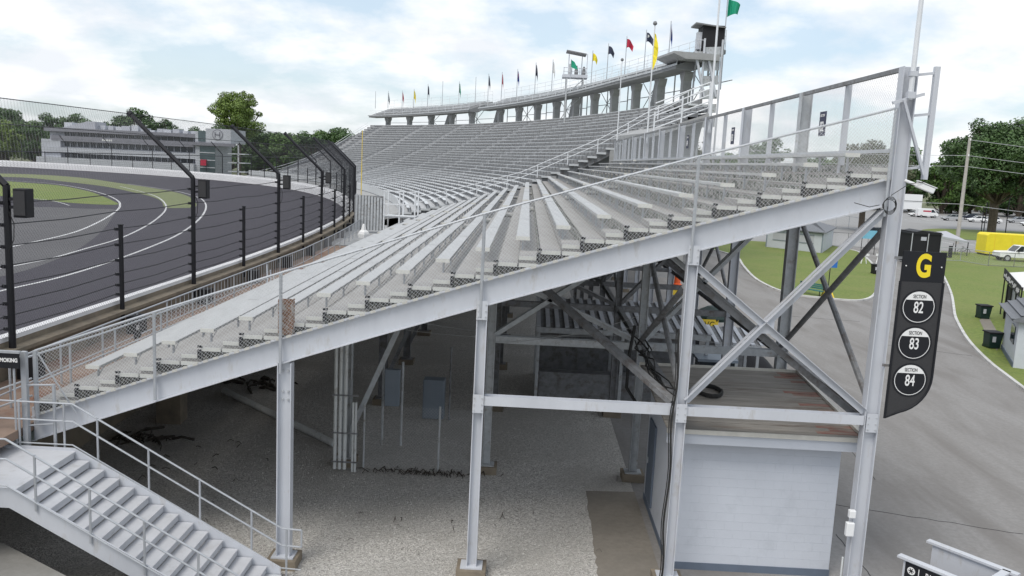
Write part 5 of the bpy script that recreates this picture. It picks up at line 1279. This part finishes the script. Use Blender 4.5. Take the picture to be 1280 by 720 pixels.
p = GZ(1252, 326); car('pickup_truck', 'white pickup truck parked beside the yellow trailer at right edge', (p.x+2.2, p.y, 0), math.pi-.05, M['white'], 5.8)
CARS = [(1190,276,'silver','silver hatchback parked left of the utility pole'),(1222,278,'white','white saloon parked right of the utility pole'),(1238,279,'white','white saloon partly hidden by the big tree trunk'),(1272,279,'silver','silver saloon parked at the far right of the lot'),(1290,283,'white','white car at the far right edge of the lot'),(1212,275,'navy','dark car between the white saloon and the utility pole'),(1100,297,'navy','dark blue car parked left of the G column'),(1148,271,'white','white saloon in front of the box truck')]
for x, y, c, lb in CARS:
    p = GZ(x, y); car('parked_car', lb, (p.x, p.y, 0), math.pi-.1 if x != 1100 else .05, M[c], 4.7)
p = GZ(1158, 272); car('parked_van', 'white van with a red stripe parked by the box truck', (p.x, p.y, 0), 0, M['white'], 5.2)
mb = MB(); mb.box(p.x-1.4, p.x+.6, p.y-.93, p.y-.915, 1.5, 1.85); mb.build('stripe', M['fred']); _s = bpy.data.objects['stripe']; tag(_s, 'red stripe panel on the side of the white van', 'panel')
q = GZ(1145, 268); t = thing('box_truck', 'long white box truck trailer at the back of the lot', 'truck', (q.x, q.y+6, 0))
mb = MB(); mb.box(q.x-4.5, q.x+3.6, q.y+5, q.y+7.6, 1.2, 5.4); mb.build('cargo_box', M['white'], t)
mb = MB(); mb.box(q.x-4.5, q.x+3.6, q.y+4.97, q.y+4.99, 3.4, 3.6); mb.build('stripe', M['steel_dark'], t)
for x in (-3.5, -2.4, 2.4): mb = MB(); mb.tube((q.x+x, q.y+5, .5), (q.x+x, q.y+5.4, .5), .5, 12); mb.build('wheel', M['rubber'], t)
# yellow trailer
a = GZ(1224, 322); a.x += 2.3
t = thing('yellow_trailer', 'large yellow covered trailer behind the white pickup', 'trailer', (a.x+5, a.y+3, 0))
zt = GY(1226, 291, a.y+3).z
mb = MB(); mb.prism([(a.x, a.y+3, .25), (a.x, a.y+3, zt-.25), (a.x+.3, a.y+3, zt), (a.x+14, a.y+3, zt-.1), (a.x+14, a.y+3, .25)], (0, 2.6, 0)); mb.build('cover', M['yellow'], t, None, .08)
mb = MB(); mb.box(a.x+.2, a.x+14, a.y+3.2, a.y+5.4, .02, .249); mb.build('chassis', M['black_box'], t)
mb = MB()
for k in range(6): mb.box(a.x+1+2.2*k, a.x+1.05+2.2*k, a.y+2.975, a.y+2.998, .3, zt-.15)
mb.build('seam', M['yellow_paint'], t)
# dark trailer/stage + canopy tent
a = GZ(1136, 330); b = GZ(1168, 330)
t = thing('black_booth', 'black fabric sided booth with open frame behind the G sign', 'booth', (a.x+1.5, a.y, 0))
zt = GY(1150, 288, a.y).z
mb = MB(); mb.box(a.x, b.x-.3, a.y, a.y+3, .2, zt-.15); mb.build('side_panel', M['black_box'], t)
mb = MB(); mb.prism([(a.x-.1, a.y-.1, zt-.3), (a.x+1, a.y-.1, zt), (b.x-.2, a.y-.1, zt-.25), (b.x-.2, a.y-.1, zt-.4), (a.x-.1, a.y-.1, zt-.45)], (0, 3.2, 0)); mb.build('roof', M['black'], t)
for x in (a.x, (a.x+b.x)/2, b.x-.3): mb = MB(); mb.box(x-.04, x+.04, a.y-.15, a.y-.07, 0, zt-.3); mb.build('frame_post', M['steel_worn'], t)
mb = MB(); mb.box(a.x+1.0, a.x+1.6, a.y-.03, a.y-.01, zt-1.1, zt-.7); mb.build('window', M['suite_light'], t)
a = GZ(1183, 318)
zt = GY(1180, 292, a.y).z
t = thing('canopy_tent', 'grey pitched canopy tent on dark legs right of the black booth', 'tent', (a.x, a.y, 0))
w = 2.0
top = V((a.x-.4, a.y, zt+.35)); cs = [V((a.x-w-.6, a.y-1.5, zt-.1)), V((a.x+w-.2, a.y-1.5, zt-.75)), V((a.x+w-.2, a.y+1.5, zt-.75)), V((a.x-w-.6, a.y+1.5, zt-.1))]
mb = MB(); mb.add([top]+cs+[c-V((0, 0, .25)) for c in cs], [(0,1,2),(0,2,3),(0,3,4),(0,4,1),(1,5,6,2),(2,6,7,3),(3,7,8,4),(4,8,5,1)]); mb.build('roof', M['canopy'], t)
for c in cs: mb = MB(); mb.box(c.x-.04, c.x+.04, c.y-.04, c.y+.04, 0, c.z-.1); mb.build('leg', M['black'], t)
p = GZ(1188, 323)
mb = MB(); mb.sm = True
prof = [(.16, 0), (.17, .45), (.20, .85), (.21, .95), (.20, 1.2), (.24, 1.42), (.12, 1.5), (.07, 1.55), (.11, 1.65), (.10, 1.76), (.03, 1.82)]
# feed cart
t = thing('folded_cart', 'dark folded chair and cart standing under the canopy edge', 'cart', (p.x, p.y, 0))
mb = MB(); mb.box(p.x-.2, p.x+.15, p.y, p.y+.3, .1, 1.5); mb.build('body', M['black_box'], t); mb = MB(); mb.tube((p.x-.15, p.y-.05, .15), (p.x-.15, p.y+.35, .15), .15, 8); mb.build('wheel', M['rubber'], t); mb = MB(); mb.tube((p.x+.12, p.y, 1.5), (p.x+.2, p.y, 1.9), .03, 5); mb.build('handle', M['black'], t)
# bicycle-like folded frame by the fence
p = GZ(1204, 318); t = thing('bicycle', 'dark bicycle leaning at the fence between tent and trailer', 'bicycle', (p.x, p.y, 0))
for dx in (-.5, .5):
    mb = MB(); mb.path([V((p.x+dx+.33*math.cos(k*math.pi/8), p.y, .34+.33*math.sin(k*math.pi/8))) for k in range(17)], .025, 5); mb.build('wheel', M['rubber'], t)
mb = MB(); 
for u, v in (((-.5,.34),(-.1,.85)),((-.1,.85),(.4,.8)),((.4,.8),(.5,.34)),((-.05,.34),(.4,.8)),((-.05,.34),(-.15,.95)),((-.5,.34),(-.05,.34)),((.4,.8),(.38,1.0))): mb.tube((p.x+u[0], p.y, u[1]), (p.x+v[0], p.y, v[1]), .022, 5)
mb.build('frame', M['black'], t)
mb = MB(); mb.box(p.x-.27, p.x-.03, p.y-.06, p.y+.06, .95, 1.0); mb.build('saddle', M['black_box'], t)
# fences right
def linkfence(lab, pts, h, n, mt, wire, pitch=.14, r=.004):
    t = thing('chain_link_fence', lab, 'fence', tuple(pts[0]))
    for a, b in zip(pts[:-1], pts[1:]):
        L = (b-a).length; k = max(1, round(L/n))
        for i in range(k):
            p, q = a.lerp(b, i/k), a.lerp(b, (i+1)/k)
            mb = MB(); mb.tube(p, p+V((0, 0, h)), .04, 6); mb.build('post', mt, t)
            mb = MB(); mb.link(p, q, q+V((0, 0, h)), p+V((0, 0, h)), pitch, r); mb.build('wire_mesh', wire, t)
        mb = MB(); mb.tube(a+V((0, 0, h)), b+V((0, 0, h)), .035, 6); mb.tube(a+V((0, 0, .12)), b+V((0, 0, .12)), .025, 6); mb.build('top_rail', mt, t)
    return t
linkfence('low chain link fence crossing the lawn in front of tent and trailer', [GZ(1120,322), GZ(1165,326), GZ(1200,327), GZ(1235,333)], 1.6, 3.0, M['rail'], M['grey_wire'])
linkfence('dark chain link fence beyond the lawn on the right', [GZ(1235,333), V((75,96,0)), V((105,100,0))], 1.6, 3.0, M['steel_dark'], M['grey_wire'])
linkfence('chain link fence behind the pale blue hut on the lawn island', [V((40,112.6,0)), V((45,112,0)), V((49,107,0))], 1.9, 2.4, M['steel_dark'], M['grey_wire'])
linkfence('long fence separating the parking lot from the rear road', [V((60,140,0)), V((56,180,0)), V((70,250,0))], 2.2, 5, M['rail'], M['grey_wire'], .3, .005)
# utility pole with wires
p = GZ(1196, 305)
tz = GY(1207, 172, p.y).z
t = thing('utility_pole', 'tall pale wooden utility pole carrying wires across the big tree', 'utility pole', (p.x, p.y, 0))
mb = MB(); mb.tube((p.x, p.y, -.1), (p.x, p.y, tz), .30, 10, .20); mb.build('pole', mat('pale_pole', (.42,.40,.37), .8, 0, .15, 2), t)
for dz in (.3, 2.6, 4.2, 9.8):
    mb = MB(); a = V((p.x, p.y, tz-dz)); b = V((p.x+120, p.y+5, tz-dz-3.0)); mb.path([a.lerp(b, i/16)+V((0, 0, -7*(i/16)*(1-i/16))) for i in range(17)], .035, 4)
    if dz > 1: b = V((p.x-60, p.y+40, tz-dz+1)); mb.path([a.lerp(b, i/12)+V((0, 0, -3*(i/12)*(1-i/12))) for i in range(13)], .03, 4)
    mb.build('wire', M['grey_wire'], t)
for dz in (.3, 2.6): mb = MB(); mb.tube((p.x, p.y-.25, tz-dz-.1), (p.x, p.y-.25, tz-dz+.2), .09, 8); mb.build('insulator', M['white'], t)
for x, y, h, lb in ((1226,292,5,'left thin dark post in front of the big tree'),(1229,294,6,'right thin dark post in front of the big tree'),(1256,296,7,'thin dark post right of the big tree trunk')):
    p = GZ(x, y); tag(MB().tube((p.x, p.y, 0), (p.x, p.y, h), .09, 6).build('thin_post', M['black']), lb, 'post')
# lawn hut
a, b = GZ(957, 309), GZ(1027, 317); c = GZ(1040, 308)
e1 = (b-a); e2 = (c-b)*1.0
hut = thing('garden_hut', 'pale blue hut with grey hipped roof standing on the lawn island', 'hut', tuple((a+b)/2))
zw = 2.55
A_, B_, C_, D_ = a, b, b+e2, a+e2
mb = MB(); mb.prism([A_, B_, C_, D_], (0, 0, zw)); mb.build('wall', M['blue_wall'], hut)
u1, u2 = e1.normalized(), e2.normalized(); ov = .35
e = [A_-u1*ov-u2*ov, B_+u1*ov-u2*ov, C_+u1*ov+u2*ov, D_-u1*ov+u2*ov]; mid = (A_+B_+C_+D_)/4
r1, r2 = mid-u1*(e1.length*.5-e2.length*.35), mid+u1*(e1.length*.5-e2.length*.35)
zr_ = zw+1.5
mb = MB(); mb.add([p+V((0, 0, zw)) for p in e]+[r1+V((0, 0, zr_)), r2+V((0, 0, zr_))]+[p+V((0, 0, zw-.12)) for p in e], [(0,1,5,4),(1,2,5),(2,3,4,5),(3,0,4),(0,6,7,1),(1,7,8,2),(2,8,9,3),(3,9,6,0),(9,8,7,6)]); mb.build('roof', M['shingle'], hut)
nf = V((u1.y, -u1.x, 0)); nf = nf if nf.y < 0 else -nf
def plate(p, q, z0, z1, off, name, mt, par):
    mb = MB(); mb.bar(V((p.x, p.y, (z0+z1)/2))+nf*off, V((q.x, q.y, (z0+z1)/2))+nf*off, .03, z1-z0); return mb.build(name, mt, par)
L_ = e1.length
for f0, f1 in ((.12, .40), (.55, .85)):
    w_ = plate(A_+u1*L_*f0, A_+u1*L_*f1, 1.1, 2.0, .02, 'window', M['suite_light'], hut)
    for z in (1.07, 2.03): plate(A_+u1*L_*f0, A_+u1*L_*f1, z-.04, z+.04, .04, 'frame', M['cabinet'], w_)
plate(A_-u1*.02, A_+u1*.12, 0, zw, .02, 'corner_trim', M['cabinet'], hut); plate(B_-u1*.12, B_+u1*.02, 0, zw, .02, 'corner_trim', M['cabinet'], hut); plate(A_, B_, 2.3, zw-.02, .03, 'eave_board', M['cabinet'], hut)
# bench, yellow-footed sign
a, b = GZ(994, 366), GZ(1026, 372)
t = thing('park_bench', 'dark green bench at the edge of the lawn island', 'bench', tuple((a+b)/2)); u = (b-a).normalized()
for k in range(4): mb = MB(); o = V((-u.y, u.x, 0))*(.13*k); mb.bar(a+o+V((0, 0, .45)), b+o+V((0, 0, .45)), .1, .04); mb.build('seat_slat', M['bench_green'], t)
for k in range(3): mb = MB(); o = V((-u.y, u.x, 0))*.48; mb.bar(a+o+V((0, 0, .6+.14*k)), b+o+V((0, 0, .6+.14*k)), .03, .11); mb.build('back_slat', M['bench_green'], t)
for q in (a+u*.15, b-u*.15):
    for k in (0, .42): mb = MB(); o = V((-u.y, u.x, 0))*k; mb.tube(q+o, q+o+V((0, 0, .95 if k else .43)), .035, 6); mb.build('leg', M['black'], t)
p = GZ(1034, 372)
t = thing('sign_stand', 'small blue sign on a black pole with a yellow weighted base', 'sign', tuple(p))
mb = MB(); mb.add([(p.x-.42,p.y-.42,0),(p.x+.42,p.y-.42,0),(p.x+.42,p.y+.42,0),(p.x-.42,p.y+.42,0),(p.x-.2,p.y-.2,.62),(p.x+.2,p.y-.2,.62),(p.x+.2,p.y+.2,.62),(p.x-.2,p.y+.2,.62)], [(3,2,1,0),(4,5,6,7),(0,1,5,4),(1,2,6,5),(2,3,7,6),(3,0,4,7)]); mb.build('base', M['yellow_paint'], t)
mb = MB(); mb.tube((p.x, p.y, .6), (p.x, p.y, 2.9), .035, 6); mb.build('pole', M['black'], t)
mb = MB(); mb.box(p.x-.05, p.x+.5, p.y-.03, p.y, 2.3, 2.9); mb.build('plate', M['blue_sign'], t)
# bins
def bin_(x, y, mt, lb, h=1.02):
    p = GZ(x, y); t = thing('wheeled_bin', lb, 'bin', tuple(p))
    mb = MB(); mb.prism([(p.x-.30,p.y-.30,.08),(p.x+.30,p.y-.30,.08),(p.x+.38,p.y-.38,h-.1),(p.x-.38,p.y-.38,h-.1)], (0, .68, 0)); mb.build('body', mt, t, None, .03)
    mb = MB(); mb.box(p.x-.42, p.x+.42, p.y-.42, p.y+.38, h-.1, h-.02); mb.build('lid', M['black_box'], t, None, .02)
    mb = MB(); mb.box(p.x-.2, p.x-.02, p.y-.395, p.y-.36, .45, .75); mb.build('label_patch', M['suite_light'], t)
    for dx in (-.25, .25): mb = MB(); mb.tube((p.x+dx-.04, p.y+.34, .12), (p.x+dx+.04, p.y+.34, .12), .12, 8); mb.build('wheel', M['rubber'], t)
bin_(1228, 399, M['green_bin'], 'dark green wheeled bin farther up the lawn by the hut'); bin_(1239, 436, M['green_bin'], 'dark green wheeled bin nearer the viewer beside the hut')
bin_(1094, 343, M['black_box'], 'black bin by the barrier at the lawn island tip')
# barrier and blue board
p = GZ(1076, 330)
t = thing('road_barrier', 'white folding barricade at the tip of the lawn island', 'barrier', tuple(p))
for k in range(2):
    for dx in (0, .6): mb = MB(); mb.bar((p.x+k*1.6+dx, p.y, 0), (p.x+k*1.6+.35, p.y+.2, 1.7), .1, .06); mb.build('leg', M['white'], t)
    mb = MB(); mb.bar((p.x+k*1.6-.1, p.y, 1.1), (p.x+k*1.6+.8, p.y, 1.0), .05, .25); mb.build('board', M['white'], t)
p = GZ(1085, 318)
t = thing('notice_board', 'pale blue board on thin legs left of the G column', 'sign', tuple(p))
mb = MB(); mb.box(p.x-1, p.x+.8, p.y, p.y+.05, 1.9, 2.9); mb.build('board', mat('sky_blue_board', (.20,.50,.66), .5, 0, .05, 2), t)
for dx in (-.9, .7): mb = MB(); mb.tube((p.x+dx, p.y+.03, 0), (p.x+dx, p.y+.03, 1.95), .04, 6); mb.build('leg', M['black'], t)
p = GZ(1101, 322); tag(MB().lathe((p.x, p.y, 0), [(.3, 0), (.3, .05), (.2, .06), (.05, .9), (.03, .95)], 10).build('traffic_cone', M['orange']), 'orange traffic cone on the road beyond the barrier', 'traffic cone')
# shed at right edge with white canopy and banners
a = GZ(1254, 441)
b = GZ(1266, 461)
u = (b-a).normalized(); nR = V((-u.y, u.x, 0)); nR = nR if nR.x > 0 else -nR
k2 = thing('ticket_shed', 'pale blue shed with grey shingle roof at the right edge', 'shed', tuple(b))
P0, P1 = b, a-u*1.0; P2, P3 = P1+nR*5, P0+nR*5
zw = 2.5
mb = MB(); mb.prism([P0, P1, P2, P3], (0, 0, zw)); mb.build('wall', M['blue_wall'], k2)
ov = .3; E = [P0+u*ov-nR*ov, P1-u*ov-nR*ov, P2-u*ov+nR*ov, P3+u*ov+nR*ov]; Ra, Rb = (E[0]+E[3])/2, (E[1]+E[2])/2
mb = MB(); mb.add([p+V((0,0,zw)) for p in E]+[Ra+V((0,0,zw+1.3)), Rb+V((0,0,zw+1.3))]+[p+V((0,0,zw-.1)) for p in E], [(0,1,5,4),(1,2,5),(2,3,4,5),(3,0,4),(0,6,7,1),(1,7,8,2),(2,8,9,3),(3,9,6,0),(6,9,8,7)]); mb.build('roof', M['shingle'], k2)
for kk in range(7):
    f = kk/7; q0, q1 = (E[0]).lerp(Ra, f+.02)+V((0,0,zw+1.3*f+.05)), (E[1]).lerp(Rb, f+.02)+V((0,0,zw+1.3*f+.05)); mb = MB(); mb.bar(q0, q1, .3, .02); mb.build('shingle_course', M['shingle'], k2)
mb = MB(); mb.bar(P0-u*.8-nR*.02+V((0,0,1.55)), P0-u*2.2-nR*.02+V((0,0,1.55)), .04, .9); mb.build('window', M['dark_glass'], k2)
mb = MB(); mb.bar(P0-u*.1-nR*.02+V((0,0,.15)), P1-nR*.02+V((0,0,.15)), .05, .3); mb.build('base_band', M['blue_base'], k2)
ct2 = thing('white_canopy', 'white tent canopy with black banner edge behind the shed', 'tent', tuple(a))
w0 = GZ(1251, 418)+nR*.8; w1 = w0-u*9
ztp = 3.9
mb = MB(); mb.add([w0+V((0,0,3.0)), w1+V((0,0,3.0)), w1+nR*7+V((0,0,4.1)), w0+nR*7+V((0,0,4.1)), w0+V((0,0,2.8)), w1+V((0,0,2.8)), w0+nR*7+V((0,0,2.8))], [(0,1,2,3),(0,4,5,1),(0,3,6,4)]); mb.build('roof', M['fwhite'], ct2)
for f in (0, .25, .5, .75, 1): q = w0.lerp(w1, f); mb = MB(); mb.tube(q, q+V((0,0,3)), .05, 6); mb.build('leg', M['black'], ct2)
mb = MB(); mb.bar(w0-nR*.1+V((0,0,2.75)), w1-nR*.1+V((0,0,3.0)), .03, .7); mb.build('banner', M['sign_black'], ct2)
rr = random.Random(9); mb = MB()
for k in range(16):
    f = .03+.94*k/16; c = w0.lerp(w1, f)-nR*.125+V((0,0,2.75+.2*f+rr.uniform(-.1,.1))); mb.bar(c, c-u*.32, .01, rr.uniform(.12, .34))
mb.build('banner_print', M['sign_white'], ct2)
for f0, f1, m_ in ((.1,.32,'suite_light'), (.4,.6,'steel_worn'), (.66,.9,'black_box')):
    mb = MB(); mb.bar(w0.lerp(w1, f0)+nR*.1+V((0,0,1.2)), w0.lerp(w1, f1)+nR*.1+V((0,0,1.2)), .04, 2.2); mb.build('side_panel', M[m_], ct2)
sheet('shed_path', [GZ(*p) for p in [(1224,401),(1235,396),(1252,426),(1246,440),(1232,418)]], .072, M['pad'])

for o in bpy.data.objects:
    if '_off' in o: del o['_off']
    if o.parent is None and o.type in ('MESH',) and 'kind' not in o and 'label' not in o: o['kind'] = 'structure'
